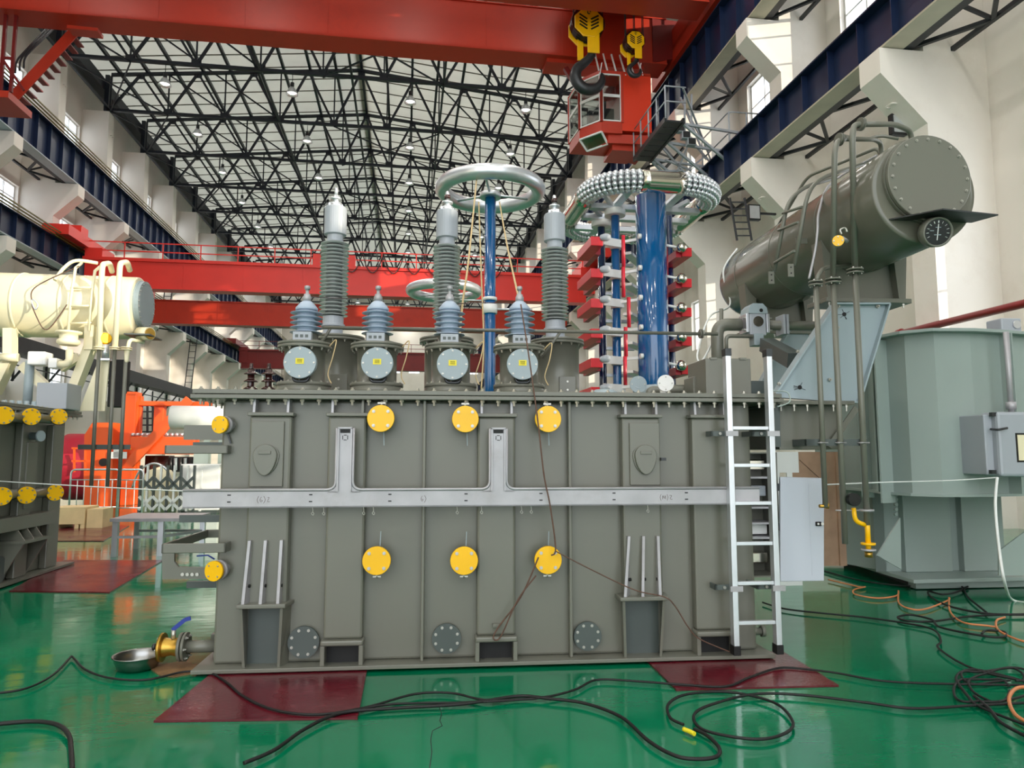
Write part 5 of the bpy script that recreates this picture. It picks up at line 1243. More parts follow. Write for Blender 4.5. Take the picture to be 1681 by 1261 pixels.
# base frame
bpl = [tp(x, y, z=.12)[:2] for x, y in ((1350, 912), (1500, 958), (1720, 952))]
bpl = bpl + [(bpl[2][0] + .6, bpl[2][1] + 2.4), (bpl[0][0], bpl[2][1] + 2.6)]
M().prism(bpl, .12, .16, 'xy').build('base_plate', K['grey_dk'] if False else GG, rt)
M().prism(inset(bpl, .55), .0, .12, 'xy').build('base_skid', K['steel_dark'], rt)
q = [tp(x, y, z=.0)[:2] for x, y in ((1502, 968), (1720, 966))]
M().box(q[0][0], q[1][0], q[0][1] - .02, q[0][1] + .12, .012, .12).build('skid_beam', GG, rt)
# end flange with bolt rows beyond the down pipes
v_ = 9.2
ef = M().box(tx(1385, 800, v_), tx(1418, 800, v_), v_, v_ + .3, tz(1400, 893, v_), tz(1400, 690, v_)).build('end_flange', GG, rt)
for k in range(14): M().cyl((tx(1388, 800, v_), v_ - .012, tz(1400, 885 - 13.5*k, v_)), (tx(1388, 800, v_), v_, tz(1400, 885 - 13.5*k, v_)), .016, 6).build('flange_bolt', K['iron'], ef)
for y in (777, 830): M().box(tx(1386, y, v_), tx(1417, y, v_), v_ - .008, v_, tz(1400, y + 1.5, v_), tz(1400, y - 1.5, v_)).build('flange_seam', K['grey_dk'], ef)
for y in (735, 757): M().bar((tx(1403, y, v_), v_ - .004, tz(1400, y-5, v_)), (tx(1403, y, v_), v_ - .004, tz(1400, y+6, v_)), .012, .006).bar((tx(1399, y, v_), v_ - .004, tz(1400, y+1, v_)), (tx(1407, y, v_), v_ - .004, tz(1400, y+1, v_)), .01, .006).build('stencil_mark', K['iron'], ef)
M().box(tx(1418, 800, v_), tx(1480, 800, v_), v_ + .05, v_ + .4, .16, zT - .2).build('side_wall', GG, rt)
for k in range(5):
    c_ = tp(1472, 812 + 8*k, v=pl[1][1] + .15); M().cyl((c_[0] - .02, c_[1] - .03, c_[2]), (c_[0] - .02, c_[1], c_[2]), .02, 8).build('wall_bolt', GG, rt)
# red cap flange and bits on the lid
c_ = Vector(tp(1436, 591, v=8.2)); d_ = Vector((-.75, -.65, 0)).normalized()
o = M().lathe([(.001, .05), (.11, .04), (.14, .02), (.155, 0), (.155, -.03)], c_, d_, 24, cap=False).build('red_cap', mat('red_cap_paint', (200, 54, 40), .4, var=.08, scale=5), rt)
M().cyl(c_ - d_*.03, c_ - d_*.3, .12, 20).build('cap_neck', GG, o); bolts_ring(o, c_ + d_*.002, d_, .14, 10, .012)
v_ = 7.9
mo = M().box(tx(1645, 545, v_), tx(1678, 545, v_), v_, v_ + .25, zT + .05, tz(1650, 522, v_)).build('drive_motor', K['panel_grey'], rt, bev=.015)
M().cyl((tx(1668, 533, v_), v_ - .02, tz(1668, 533, v_)), (tx(1668, 533, v_), v_, tz(1668, 533, v_)), .05, 16).build('motor_boss', K['alu'], mo)
M().box(tx(1560, 543, v_), tx(1592, 543, v_), v_, v_ + .15, zT + .02, tz(1570, 538, v_)).build('lid_fitting', K['alu'], rt, bev=.01)
for k, x in enumerate((1575, 1588, 1612, 1625, 1638)): M().lathe([(.05, 0), (.05, .05), (.03, .06), (.03, .1)], (tx(x, 545, v_), v_ + .1*k % .3, zT + .03), n=10).build('lid_fitting', K['panel_grey'], rt)
for k in range(16):
    p = Vector(outl[1]).lerp(Vector(outl[5]), k/15); 
M().cyl((tx(1655, 600, 7.0), 7.0, tz(1655, 680, 7.0)), (tx(1655, 600, 7.0), 7.0, tz(1655, 545, 7.0)), .028, 12).build('drive_shaft', K['galv'], rt)
M().cyl((tx(1655, 600, 7.0), 7.0, tz(1655, 672, 7.0)), (tx(1655, 600, 7.0), 7.0, tz(1655, 660, 7.0)), .05, 10).build('shaft_coupling', K['galv'], rt)
# grey control box
v_ = 6.75
cbx = M().box(tx(1640, 730, v_), tx(1720, 730, v_), v_, v_ + .25, tz(1640, 783, v_), tz(1640, 676, v_)).build('control_box', K['panel_grey'], rt, bev=.03)
M().box(tx(1627, 730, v_), tx(1641, 730, v_), v_ + .08, v_ + .5, tz(1640, 780, v_), tz(1640, 680, v_)).build('box_side', K['panel_grey'], cbx, bev=.01)
M().box(tx(1671, 735, v_), tx(1700, 735, v_), v_ - .004, v_, tz(1671, 756, v_), tz(1671, 714, v_)).build('box_window', K['cream'], cbx)
M().box(tx(1668, 735, v_), tx(1703, 735, v_), v_ - .002, v_, tz(1671, 759, v_), tz(1671, 711, v_)).build('window_rim', K['lens_dark'], cbx)
c_ = tp(1644, 706, v=v_ - .02); M().tube(arcpath([(c_[0] - .06, v_ + .05, c_[2] + .01), (c_[0] - .06, v_ - .05, c_[2]), (c_[0] + .04, v_ - .05, c_[2] + .02)], .03), .012, 8).build('box_handle', K['iron'], cbx)
for y in (680, 775): c_ = tp(1637, y, v=v_); M().box(c_[0] - .04, c_[0] + .01, v_ + .02, v_ + .06, c_[2] - .02, c_[2] + .02).build('box_lug', K['iron'], cbx)
M().box(tx(1620, 690, v_+.3), tx(1640, 690, v_+.3), v_ + .2, pl[5][1] + .3, tz(1640, 775, v_+.3), tz(1640, 690, v_+.3)).build('box_bracket', GG, rt)
# plywood board and white sheet standing behind the big transformer's end
v_ = 8.9
o = thing('plywood_board', 'tall brown plywood board standing behind the down pipes', 'board', (tx(1340, 900, v_), v_, .165), BT)
M().box(tx(1293, 800, v_), tx(1385, 800, v_), v_, v_ + .03, .165, tz(1340, 742, v_)).build('plywood_sheet', K['wood'], o)
for x in (1372,): M().box(tx(x, 800, v_), tx(x + 8, 800, v_), v_ - .03, v_, .165, tz(1340, 742, v_)).build('batten', K['wood'], o)
M().bar((tx(1312, 755, v_), v_ - .003, tz(1312, 755, v_)), (tx(1345, 785, v_), v_ - .003, tz(1345, 785, v_)), .012, .004).build('crack', K['twine'], o)
v_ = 8.5
o = thing('white_board', 'white board with cut-outs beside the plywood board', 'board', (tx(1290, 900, v_), v_, 0), BT)
M().box(tx(1272, 760, v_), tx(1311, 760, v_), v_, v_ + .02, tz(1290, 776, v_), tz(1290, 742, v_)).box(tx(1272, 760, v_), tx(1279, 760, v_), v_, v_ + .02, tz(1290, 790, v_), tz(1290, 776, v_)).box(tx(1291, 760, v_), tx(1300, 760, v_), v_, v_ + .02, tz(1290, 790, v_), tz(1290, 776, v_)).build('white_sheet', K['white'], o)
M().box(tx(1272, 790, v_), tx(1311, 790, v_), v_, v_ + .02, 0, tz(1290, 790, v_)).build('lower_sheet', K['white'], o)

# ================================================================== SISTER TRANSFORMER ON THE LEFT (frame of the hall)
SU0 = -4.9; SV0, SV1 = 6.6, 11.2
ss = thing('power_transformer', 'second grey transformer with a cream conservator at the left edge of the picture', 'transformer', (-5.8, 9, .02), A)
M().box(-6.8, -4.72, SV0, SV1 + .12, .02, .05).build('base_plate', G, ss)
M().box(-6.6, SU0, SV0, SV1, .05, 2.14).build('tank_wall', G, ss, bev=.02)
zsf = 2.14
M().box(-6.75, -4.74, SV0 - .1, SV1 + .15, zsf, zsf + .035).build('tank_flange', G, ss); M().box(-6.74, -4.75, SV0 - .1, SV1 + .14, zsf + .042, zsf + .08).build('tank_cover', G, ss)
for k in range(20):
    v = SV1 + .1 - .13*k
    inst('flange_bolt', NUT, (-4.79, v, zsf), ss, aim((0,0,-1)), (.016, .016, .022)); inst('flange_bolt', BOLT, (-4.79, v, zsf + .08), ss, None, (.016, .016, .018))
for v0_, v1_ in ((9.1, 9.35), (9.85, 10.15), (10.65, 10.95)):
    M().box(SU0, SU0 + .1, v0_, v1_, .05, 2.0).build('box_stiffener', G, ss, bev=.015)
M().box(SU0, SU0 + .12, 9.95, 10.2, .9, 1.75).build('cover_plate', G, ss, bev=.006)
for x, y in ((7, 682), (52, 684), (97, 684), (3, 815), (44, 813), (91, 809)):
    p = Vector(hp(x, y, u=-4.6)); d_ = Vector((.72, -.7, 0)).normalized()
    o = M().cyl(p - d_*.03, p - d_*.14, .06, 14).cyl(p - d_*.035, p - d_*.07, .108, 20).cyl((p - d_*.1), (SU0, p.y + .1, p.z), .07, 12).build('flanged_valve', G, ss)
    M().cyl(p, p - d_*.025, .105, 24).build('yellow_blank', K['yellow'], o)
    bolts_ring(o, p, d_, .085, 8, .012, mesh=NUT)
    if x < 80: M().cyl((p.x - .12, p.y - .05, p.z), (p.x - .12, p.y + .75, p.z), .06, 12).build('valve_pipe', G, o)
p = Vector(hp(68, 716, u=-4.65)); M().lathe([(.07, 0), (.07, .03), (.05, .03), (.05, .16)], p, (-1, .3, 0), 18).build('egg_cap', K['bluegrey'], ss)
# bracket plate and jacking pad
M().box(SU0, SU0 + .2, 8.6, 10.6, tz(50, 868, 9.6), tz(50, 846, 9.6)).build('side_bracket', G, ss, bev=.006)
zj = hp(50, 888, u=-4.6)[2]
M().box(SU0, SU0 + .32, 9.6, 10.25, zj - .02, zj + .015).build('jacking_pad', G, ss)
for k in range(3): M().prism([(SU0, zj + .01), (SU0 + .28, zj + .01), (SU0 + .1, zj + .28), (SU0, zj + .28)], 9.68 + .22*k, 9.7 + .22*k, 'xz').build('pad_gusset', G, ss)
for v in (9.62, 10.2): M().prism([(SU0, .05), (SU0 + .05, .05), (SU0 + .3, zj - .02), (SU0, zj - .02)], v, v + .03, 'xz').build('pad_cheek', G, ss)
M().lathe([(.17, 0), (.17, .04)], hp(-2, 937, u=-4.8), (-1, 0, 0), 28).build('hand_hole_cover', K['grey_dk'], ss)
# conservator, ladder, pipes
CY = K['cream']; SV, SZ, SR = 11.55, 3.84, .48
sx1 = hp(232, 490, v=SV)[0]
sc_ = M().lathe([(SR*.96, 0), (SR, .02), (SR, 4.2)], (sx1, SV, SZ), (-1, 0, 0), 48).build('conservator', CY, ss)
M().lathe([(.36, 0), (.36, .05), (.37, .055), (.37, .08)], (sx1 + .08, SV, SZ + .06), (-1, 0, 0), 40, smooth=False).build('end_cover', K['bluegrey'], sc_)
bolts_ring(sc_, (sx1 + .08, SV, SZ + .06), (1, 0, 0), .33, 24, .014)
for du in (.35, .95, 1.6, 2.5): M().lathe([(SR + .002, 0), (SR + .012, .008), (SR + .012, .03), (SR + .002, .038)], (sx1 - du, SV, SZ), (-1, 0, 0), 48, cap=False).build('weld_band', CY, sc_)
def sp(x, y, v=SV - .55): return Vector(hp(x, y, v=v))
g_ = sp(246, 548, SV - .3); M().cyl(g_, g_ + Vector((-.18, .12, .02)), .1, 20).build('oil_level_gauge', CY, sc_)
M().cyl(g_ + Vector((.012, -.008, 0)), g_ + Vector((.002, -.002, 0)), .085, 20).build('dial_face', K['brass'], sc_)
M().box(sx1 - .06, sx1 + .3, SV - .45, SV + .1, SZ - SR + .0, SZ - SR + .02).build('rain_hood', K['grey_dk'], sc_)
ladr = M().tube([sp(112, 545), sp(116, 490), sp(124, 440), sp(134, 432, SV - .2)], .022, 8).build('climbing_ladder', CY, ss)
M().tube([sp(146, 543), sp(150, 490), sp(156, 445), sp(164, 438, SV - .2)], .022, 8).build('ladder_rail', CY, ladr)
for ya, yb in ((473, 472), (503, 502), (531, 530)): M().cyl(sp(116, ya), sp(151, yb), .016, 8).build('ladder_rung', CY, ladr)
WP = K['white']
for x, xb, yt, yb in ((166, 160, 432, 800), (195, 186, 430, 800), (207, 205, 560, 800)):
    v = SV - .6; pts = ([sp(x + 18, yt + 14, SV), sp(x + 14, yt, SV - .2), sp(x + 2, yt + 2, v)] if yt < 500 else [sp(235, 562, SV - .2), sp(212, 557, v)]) 
    ub = sp(xb, 620, v).x
    pts += [Vector((sp(x, yt + 40, v).x, v, sp(x, yt + 40, v).z)), Vector((ub, v, sp(x, 575, v).z))]
    o = M().tube(arcpath(pts, .1), .04 if yt < 500 else .028, 12).build('upper_pipe', CY, ss)
    M().cyl((ub, v, sp(x, 575, v).z), (ub, v, sp(x, yb, v).z), .026, 12).build('down_pipe', G, o)
    for dz_ in (0, .03): M().cyl((ub, v, sp(x, 575, v).z + dz_), (ub, v, sp(x, 575, v).z + dz_ + .014), .075, 16).build('pipe_flange', CY, o)
M().box(sp(126, 736, SV-.6).x, sp(212, 736, SV-.6).x, SV - .6 + .03, SV - .55, sp(160, 738, SV-.6).z, sp(160, 730, SV-.6).z).build('pipe_holder', K['grey_dk'], ss)
M().tube(spline([sp(90, 460), sp(105, 440, SV - .4), sp(125, 428, SV - .2), sp(160, 432, SV)], 6), .026, 8).build('top_pipe', CY, ss)
M().tube(spline([sp(130, 437), sp(60, 470), sp(52, 495), sp(60, 520), sp(72, 540), sp(85, 535), sp(110, 500)], 8), .008, 6).build('hanging_cord', K['twine'], ss)
M().tube(spline([sp(52, 495), sp(58, 508), sp(62, 500), sp(55, 492)], 5, True), .012, 6, closed=True).build('shackle_ring', K['alu'], ss)
# cream legs under the conservator
def leg(x0, y0, x1, y1, w_, v, mt=CY): M().bar(sp(x0, y0, v), sp(x1, y1, v), w_, .12).build('support_leg', mt, ss)
leg(17, 540, 17, 592, .18, SV - .35); leg(17, 590, -10, 645, .2, SV - .4); leg(38, 600, 75, 635, .16, SV - .4); leg(150, 535, 148, 575, .17, SV - .35); leg(148, 572, 118, 650, .2, SV - .3); leg(100, 605, 130, 585, .1, SV - .2)
M().prism([(sp(128, 660).x, zsf + .08), (sp(170, 660).x, zsf + .08), (sp(178, 575).x, sp(178, 575).z), (sp(165, 575).x, sp(165, 575).z)], SV - .5, SV - .47, 'xz').build('bracket_plate', CY, ss)
M().lathe([(.12, 0), (.15, .03), (.15, .07), (.12, .09), (.12, .16), (.17, .17), (.17, .2)], sp(112, 567), (0, 0, 1), 20).build('buchholz_sump', CY, ss)
M().tube(arcpath([sp(114, 575), sp(114, 598), sp(95, 598)], .1), .05, 12).build('relay_pipe', CY, ss)
M().box(sp(50, 590).x, sp(80, 590).x, SV - .65, SV - .4, sp(50, 600).z, sp(50, 578).z).build('gas_relay', K['white'], ss, bev=.02)
M().box(sp(83, 590).x, sp(97, 590).x, SV - .62, SV - .43, sp(50, 604).z, sp(50, 588).z).build('relay_flange', K['white'], ss, bev=.01)
M().cyl((sp(46, 600).x, SV - .5, zsf + .08), (sp(46, 600).x, SV - .5, sp(46, 592).z), .06, 14).build('relay_pipe', K['bluegrey'], ss)
M().cyl(sp(0, 587), sp(30, 587), .06, 14).build('relay_pipe', CY, ss)
M().lathe([(.07, -.05), (.09, .0), (.07, .05)], sp(173, 556), (.5, -.8, 0), 14).build('yellow_valve', K['yellow'], ss)
M().cyl(sp(173, 566), sp(173, 588), .05, 12).box(sp(164, 590).x, sp(182, 590).x, SV - .6, SV - .5, sp(173, 592).z, sp(173, 589).z).build('breather', K['alu'], ss)
M().box(-5.9, -4.85, 10.55, 10.9, zsf + .08, sp(60, 626, 10.55).z).build('junction_box', K['bluegrey'], ss, bev=.006) if False else None
jx0, jx1 = hp(60, 640, v=10.6)[0], hp(110, 640, v=10.6)[0]
M().box(jx0, jx1, 10.6, 11.05, zsf + .08, hp(60, 628, v=10.6)[2]).build('junction_box', K['panel_grey'], ss, bev=.008)
for k in range(5): M().lathe([(.06, 0), (.06, .04), (.03, .06), (.03, .1)], (hp(8 + 9*k, 650, v=10.4)[0], 10.4 + .05*k, zsf + .08), n=10).build('cover_fitting', K['bluegrey'], ss)

# ================================================================== LEFT BACKGROUND: orange winding machine, roll, fences, table, crate
OR = K['orange']; vm = 24.0
om = thing('winding_machine', 'orange portal machine with diagonal brace and red drum, behind the barriers', 'machine', (hp(230, 800, v=vm)[0], vm, 0), A)
def mbox(xa, ya, xb, yb, v0_, v1_, nm, mt=OR, bev=.02):
    a, b = hp(xa, ya, v=v0_), hp(xb, yb, v=v0_); return M().box(a[0], b[0], v0_, v1_, max(b[2], 0), a[2]).build(nm, mt, om, bev=bev)
mbox(206, 646, 213, 860, vm, vm + .3, 'portal_column'); mbox(215, 650, 222, 860, vm + .3, vm + .5, 'portal_column'); mbox(253, 664, 266, 730, vm + .4, vm + .7, 'portal_column')
mbox(206, 658, 345, 667, vm + .2, vm + .5, 'portal_beam'); mbox(208, 643, 224, 650, vm, vm + .5, 'column_cap')
mbox(213, 717, 318, 746, vm - .3, vm + .3, 'table_beam')
M().bar(hp(312, 656, v=vm - .4), hp(212, 762, v=vm - .4), .3, .12, (0, 1, 0)).build('diagonal_brace', OR, om)
bd = M().prism([(hp(150, 800, v=vm)[0], 0), (hp(196, 800, v=vm)[0], 0), (hp(196, 695, v=vm)[0], hp(196, 695, v=vm)[2]), (hp(163, 695, v=vm)[0], hp(163, 695, v=vm)[2]), (hp(150, 715, v=vm)[0], hp(150, 715, v=vm)[2])], vm - .5, vm + 1.0, 'xz').build('machine_body', OR, om)
dr_ = M().lathe([(1.0, 0), (1.05, .05), (1.05, 1.2), (1.0, 1.25)], (hp(112, 760, v=vm)[0] - .3, vm + .6, 1.2), (1, 0, 0), 32).build('drum', mat('drum_red', (190, 40, 60), .4, var=.1, scale=2), om)
for k, (xa, ya, xb, yb) in enumerate(((118, 736, 150, 736), (118, 757, 150, 757), (122, 736, 122, 775), (140, 740, 140, 775))): M().bar(hp(xa, ya, v=vm - .8), hp(xb, yb, v=vm - .8), .05).build('guard_rail', OR, om)
M().lathe([(.12, 0), (.12, .1)], hp(169, 759, v=vm - .6), (0, 1, 0), 20).build('hand_wheel', K['black'], om)
for x, y, w_, h_ in ((187, 731, 13, 20), (178, 742, 30, 11)): 
    a, b = hp(x, y, v=vm - .55), hp(x + w_, y + h_, v=vm - .55); M().box(a[0], b[0], vm - .56, vm - .54, b[2], a[2]).build('notice_plate', K['white'], om)
for k in range(5): a, b = hp(203 + 2*k, 732 + 1*k, v=vm - .62), hp(207 + 2*k, 738, v=vm - .62); M().box(a[0], b[0], vm - .63, vm - .6, b[2], a[2]).build('warning_mark', K['yellow'], om)
for k in range(12):
    c_ = hp(218 + 8*k, 715, v=vm); M().lathe([(.07, 0), (.07, .08), (.04, .1)], (c_[0], vm, c_[2] - .02), n=8).build('table_stud', K['alu'], om)
mbox(238, 748, 275, 800, vm + 1.0, vm + 1.6, 'undercarriage', K['brown_glaze']); mbox(276, 750, 317, 775, vm + 1.0, vm + 1.6, 'cable_rack', K['steel_dark'])
for k in range(5): M().cyl(hp(280 + 8*k, 752, v=vm + .95), hp(280 + 8*k, 772, v=vm + .95), .06, 8).build('rack_roll', K['bluegrey'] if k % 2 else K['iron'], om)
mbox(180, 590, 200, 668, vm + 3, vm + 3.6, 'black_duct', K['black']); mbox(232, 668, 250, 712, vm + 2, vm + 2.05, 'ladder_frame', K['steel_dark']) if False else None
for x in (232, 242, 251): M().bar(hp(x, 665, v=vm + 2), hp(x, 715, v=vm + 2), .06).build('ladder_rail', K['steel_dark'], om)
for k in range(4): M().bar(hp(226, 676 + 11*k, v=vm + 2), hp(254, 676 + 11*k, v=vm + 2), .05).build('ladder_rung', K['steel_dark'], om)
# white roll
c0_, c1_ = hp(280, 685, v=21.5), hp(355, 680, v=22.5)
o = thing('white_cylinder', 'big glossy white cylinder lying on a stand behind the transformer end', 'cylinder', (c0_[0] + .5, 21.8, 0), A)
M().lathe([(.3, -.02), (.34, .0), (.34, 1.5), (.3, 1.52)], (c0_[0], 21.6, c0_[2]), (1, .05, 0), 32).build('cylinder_shell', K['white'], o)
for du in (1.0, 1.4): M().bar((c0_[0] + du, 21.6, 0), (c0_[0] + du, 21.6, c0_[2] - .3), .15).build('stand_leg', K['green_grey'], o)
M().box(hp(319, 760, v=21)[0], hp(343, 760, v=21)[0], 20.9, 21.2, 0, hp(320, 742, v=21)[2]).build('stand_cabinet', K['green_grey'], o)
# barriers
def barrier(label, x0, x1, ytop, ybase, v):
    a = hp(x0, ytop, v=v); b = hp(x1, ytop, v=v); z0 = 0.0
    o = thing('barrier_fence', label, 'barrier', ((a[0]+b[0])/2, v, 0), A, 'steel barriers on the left')
    M().tube(arcpath([(a[0], v, z0 + .02), (a[0], v, a[2]), (b[0], v, a[2]), (b[0], v, z0 + .02)], .12), .024, 8).build('barrier_frame', K['alu'], o)
    for z in (.3, a[2] - .25): M().cyl((a[0], v, z), (b[0], v, z), .016, 6).build('barrier_rail', K['alu'], o)
    n_ = int((b[0] - a[0]) / .16)
    for k in range(1, n_): u = a[0] + (b[0]-a[0])*k/n_; M().cyl((u, v, .3), (u, v, a[2] - .25), .011, 6).build('barrier_bar', K['white'], o)
barrier('galvanised steel barrier nearest the second transformer', 117, 197, 771, 838, 19.0)
barrier('galvanised steel barrier next to the folding gate', 195, 236, 771, 838, 18.6)
o = thing('folding_gate', 'dark folding scissor gate behind the transformer end', 'gate', (hp(270, 800, v=20)[0], 20, 0), A)
for k in range(5):
    x = 232 + 22*k; a, b = hp(x, 764, v=20), hp(x, 840, v=20)
    M().bar((a[0], 20, 0), (a[0], 20, a[2]), .1, .05).build('gate_post', K['grey_dk'], o); M().bar((a[0] + .17, 20, 0.1), (a[0] + .17, 20, a[2]), .06, .05).build('gate_post', K['white'], o)
    if k < 4:
        c_ = hp(x + 22, 764, v=20)
        for z0_, z1_ in ((1.0, .65), (.65, 1.0), (.5, .15), (.15, .5)): M().bar((a[0], 19.95, z0_), (c_[0], 19.95, z1_), .07, .03, (0, 1, 0)).build('gate_brace', K['grey_dk'] if z0_ > .6 else K['white'], o)
# cream bundle behind the gate
c_ = hp(262, 782, v=21.0)
o = thing('cream_bundle', 'rounded cream wrapped bundle with straps behind the folding gate', 'bundle', (c_[0], 21, 0), A)
M().lathe([(.45, 0), (.5, .3), (.45, .9), (.3, 1.15), (.02, 1.25)], (c_[0], 21, 0), n=20).build('bundle_body', K['cream'], o)
M().tube(spline([(c_[0] - .55, 20.6, .7), (c_[0] - .35, 20.5, 1.15), (c_[0], 20.5, 1.35), (c_[0] + .35, 20.5, 1.15), (c_[0] + .5, 20.6, .6)], 6), .03, 6).build('bundle_strap', K['alu'], o)
c_ = hp(318, 780, v=20.4)
o = thing('white_box', 'white sheet-metal box behind the folding gate', 'box', (c_[0], 20.4, 0), A)
M().box(c_[0] - .3, c_[0] + .7, 20.25, 20.8, .1, hp(318, 762, v=20.3)[2]).build('box_body', K['white'], o, bev=.02); M().box(c_[0] - .26, c_[0] + .65, 20.3, 20.75, 0, .1).build('box_plinth', K['grey_dk'], o)
# grey steel stand
o = thing('steel_stand', 'low grey steel stand with four legs on the floor behind the maroon plate', 'stand', (-4.1, 12.5, 0), A)
tc = [(-4.55, 12.05), (-3.35, 11.95), (-3.3, 13.0), (-4.6, 13.2)]
zt2 = hp(200, 851, v=12.1)[2]
M().prism(tc, zt2 - .05, zt2, 'xy').build('stand_top', K['galv'], o)
for (u, v) in ((-4.48, 12.12), (-3.8, 12.1), (-3.4, 12.95), (-4.5, 13.1)): M().box(u - .04, u + .04, v - .04, v + .04, 0, zt2 - .05).build('stand_leg', K['alu'], o)
M().bar((-4.48, 12.12, .3), (-3.8, 12.1, .3), .04).bar((-3.8, 12.1, .3), (-3.4, 12.95, .3), .04).bar((-3.4, 12.95, .3), (-4.5, 13.1, .3), .04).build('stand_brace', K['galv'], o)
# pine crate
p0 = hp(108, 868, z=.015)
o = thing('pine_crate', 'pale pine crate on the far maroon plate at the left', 'crate', (p0[0] + .3, p0[1], .015), A)
a, b = hp(108, 833, v=p0[1]), hp(140, 833, v=p0[1])
M().box(a[0] - .3, b[0], p0[1], p0[1] + .7, .1, a[2]).build('crate_box', K['crate'], o, bev=.01)
for u in (a[0] - .2, (a[0]+b[0])/2, b[0] - .08): M().box(u, u + .08, p0[1], p0[1] + .7, .015, .1).build('crate_skid', K['crate'], o)
M().box(b[0] + .02, b[0] + .34, p0[1] + .05, p0[1] + .6, .015, a[2] - .05).build('crate_flap', K['crate'], o)
# ================================================================== FLOOR PLATES
def mat_plate(label, pts, frame=hp, th=.014, z0=0.0):
    P = [frame(x, y, z=z0)[:2] for x, y in pts]; ang = A if frame is hp else BT
    o = M().prism(P, z0 + .001, z0 + th, 'xy').build('floor_plate', K['maroon'], ang=ang); tag(o, label, 'floor plate', 'maroon floor plates')
mat_plate('maroon floor plate under the front left corner of the big transformer', [(252, 1187), (587, 1182), (606, 1085), (375, 1085)], tp)
mat_plate('maroon floor plate under the ladder end of the big transformer', [(1110, 1135), (1377, 1128), (1285, 1072), (1050, 1075)], tp)
mat_plate('maroon floor plate beside the second transformer on the left', [(15, 972), (180, 974), (268, 921), (105, 921)])
mat_plate('maroon floor plate further back on the left, under the crate', [(80, 889), (170, 889), (212, 864), (80, 858)])
# drip basin and stained card
b_ = tp(221, 1101, z=0)
o = thing('drip_basin', 'shallow stainless steel basin on the floor below the brass drain valve', 'basin', (b_[0], b_[1] + .02, 0), BT)
M().lathe([(.02, .004), (.1, .004), (.135, .02), (.158, .07), (.165, .1), (.178, .106), (.18, .1), (.168, .094), (.162, .07), (.139, .012), (.1, 0), (.02, 0)], (b_[0], b_[1] + .05, 0), n=48, cap=False).build('basin_bowl', K['basin'], o)
M().cyl((b_[0], b_[1] + .05, .0005), (b_[0], b_[1] + .05, .004), .1, 24).build('basin_bottom', K['basin'], o)
P = [tp(x, y, z=0)[:2] for x, y in ((248, 1100), (262, 1093), (300, 1086), (325, 1094), (312, 1108), (285, 1113), (262, 1110))]
tag(M().prism(P, .001, .008, 'xy').build('stained_card', K['cardboard'], ang=BT), 'oil-stained brown cardboard under the drain valve', 'cardboard')
# ================================================================== CABLES ON THE FLOOR
def cable(label, pts, r, mt, cat='cable', lift=None, frame=hp, name='floor_cable'):
    P = [Vector(frame(x, y, z=.0)) for x, y in pts]
    for i, p in enumerate(P): p.z = r + .002 + (lift.get(i, 0) if lift else 0) + (.014 if r < .02 else 0) * 1
    o = M().tube(spline(P, 8), r, 8).build(name, mt, ang=A); tag(o, label, cat)
    return o
BK = K['black']
cable('thin black cable that peaks sharply on the floor at the left', [(-20, 1146), (40, 1137), (85, 1115), (114, 1086), (117, 1083), (121, 1086), (140, 1105), (180, 1119), (240, 1122), (300, 1109), (340, 1109), (370, 1125), (400, 1150), (450, 1172), (520, 1180), (600, 1168), (680, 1146), (740, 1144), (800, 1156), (880, 1153)], .008, BK)
cable('thick black cable crossing the foreground with a yellow taped joint', [(400, 1262), (450, 1240), (500, 1205), (560, 1178), (650, 1170), (760, 1163), (850, 1150), (900, 1154), (960, 1162), (1020, 1185), (1065, 1225), (1110, 1250), (1150, 1255), (1178, 1250), (1180, 1235), (1160, 1215), (1140, 1205)], .0105, BK)
o = M().tube(spline([Vector(hp(x, y, z=.025)) for x, y in ((1140, 1205), (1132, 1201), (1122, 1197))], 4), .013, 8).build('tape_joint', K['label_yellow'], ang=A); tag(o, 'yellow taped joint at the end of a black cable', 'cable joint')
cable('black cable running right past the front of the ladder', [(560, 1178), (640, 1163), (760, 1160), (840, 1156), (900, 1150), (945, 1138), (980, 1122), (1040, 1124), (1120, 1130), (1190, 1133), (1230, 1118), (1270, 1104), (1300, 1102), (1370, 1110), (1450, 1124), (1560, 1129), (1700, 1131)], .008, BK)
cable('black cable lying in a wide loop in front of the ladder', [(1700, 1160), (1600, 1165), (1500, 1170), (1420, 1160), (1320, 1148), (1240, 1146), (1170, 1163), (1140, 1180), (1150, 1203), (1200, 1217), (1255, 1221), (1295, 1208), (1300, 1188), (1270, 1160), (1200, 1143), (1130, 1146), (1098, 1162), (1100, 1185), (1122, 1197)], .009, BK)
cable('thick black hose end at the bottom left corner', [(-20, 1199), (50, 1193), (92, 1198), (112, 1215), (116, 1240), (118, 1275)], .013, BK)
cable('thin black cable from behind the ladder to the cable tangle', [(1252, 993), (1290, 1004), (1360, 1012), (1420, 1018), (1500, 1030), (1535, 1040), (1545, 1058), (1540, 1068), (1570, 1090), (1610, 1108), (1660, 1120), (1680, 1124), (1600, 1105), (1570, 1118), (1590, 1150), (1610, 1168), (1690, 1200)], .009, BK)
for k, (cx_, cy_, rx, ry, lab) in enumerate(((1612, 1140, 46, 22, 'largest ring of black cable in the tangle at right'), (1630, 1116, 52, 12, 'flat upper ring of black cable in the tangle at right'), (1650, 1130, 60, 26, 'outer ring of black cable cut by the right edge'))):
    cable(lab, [(cx_ + rx*math.cos(q) , cy_ + ry*math.sin(q) + 4*math.sin(3*q+k)) for q in [k + i*.55 for i in range(12)]], .0085, BK)
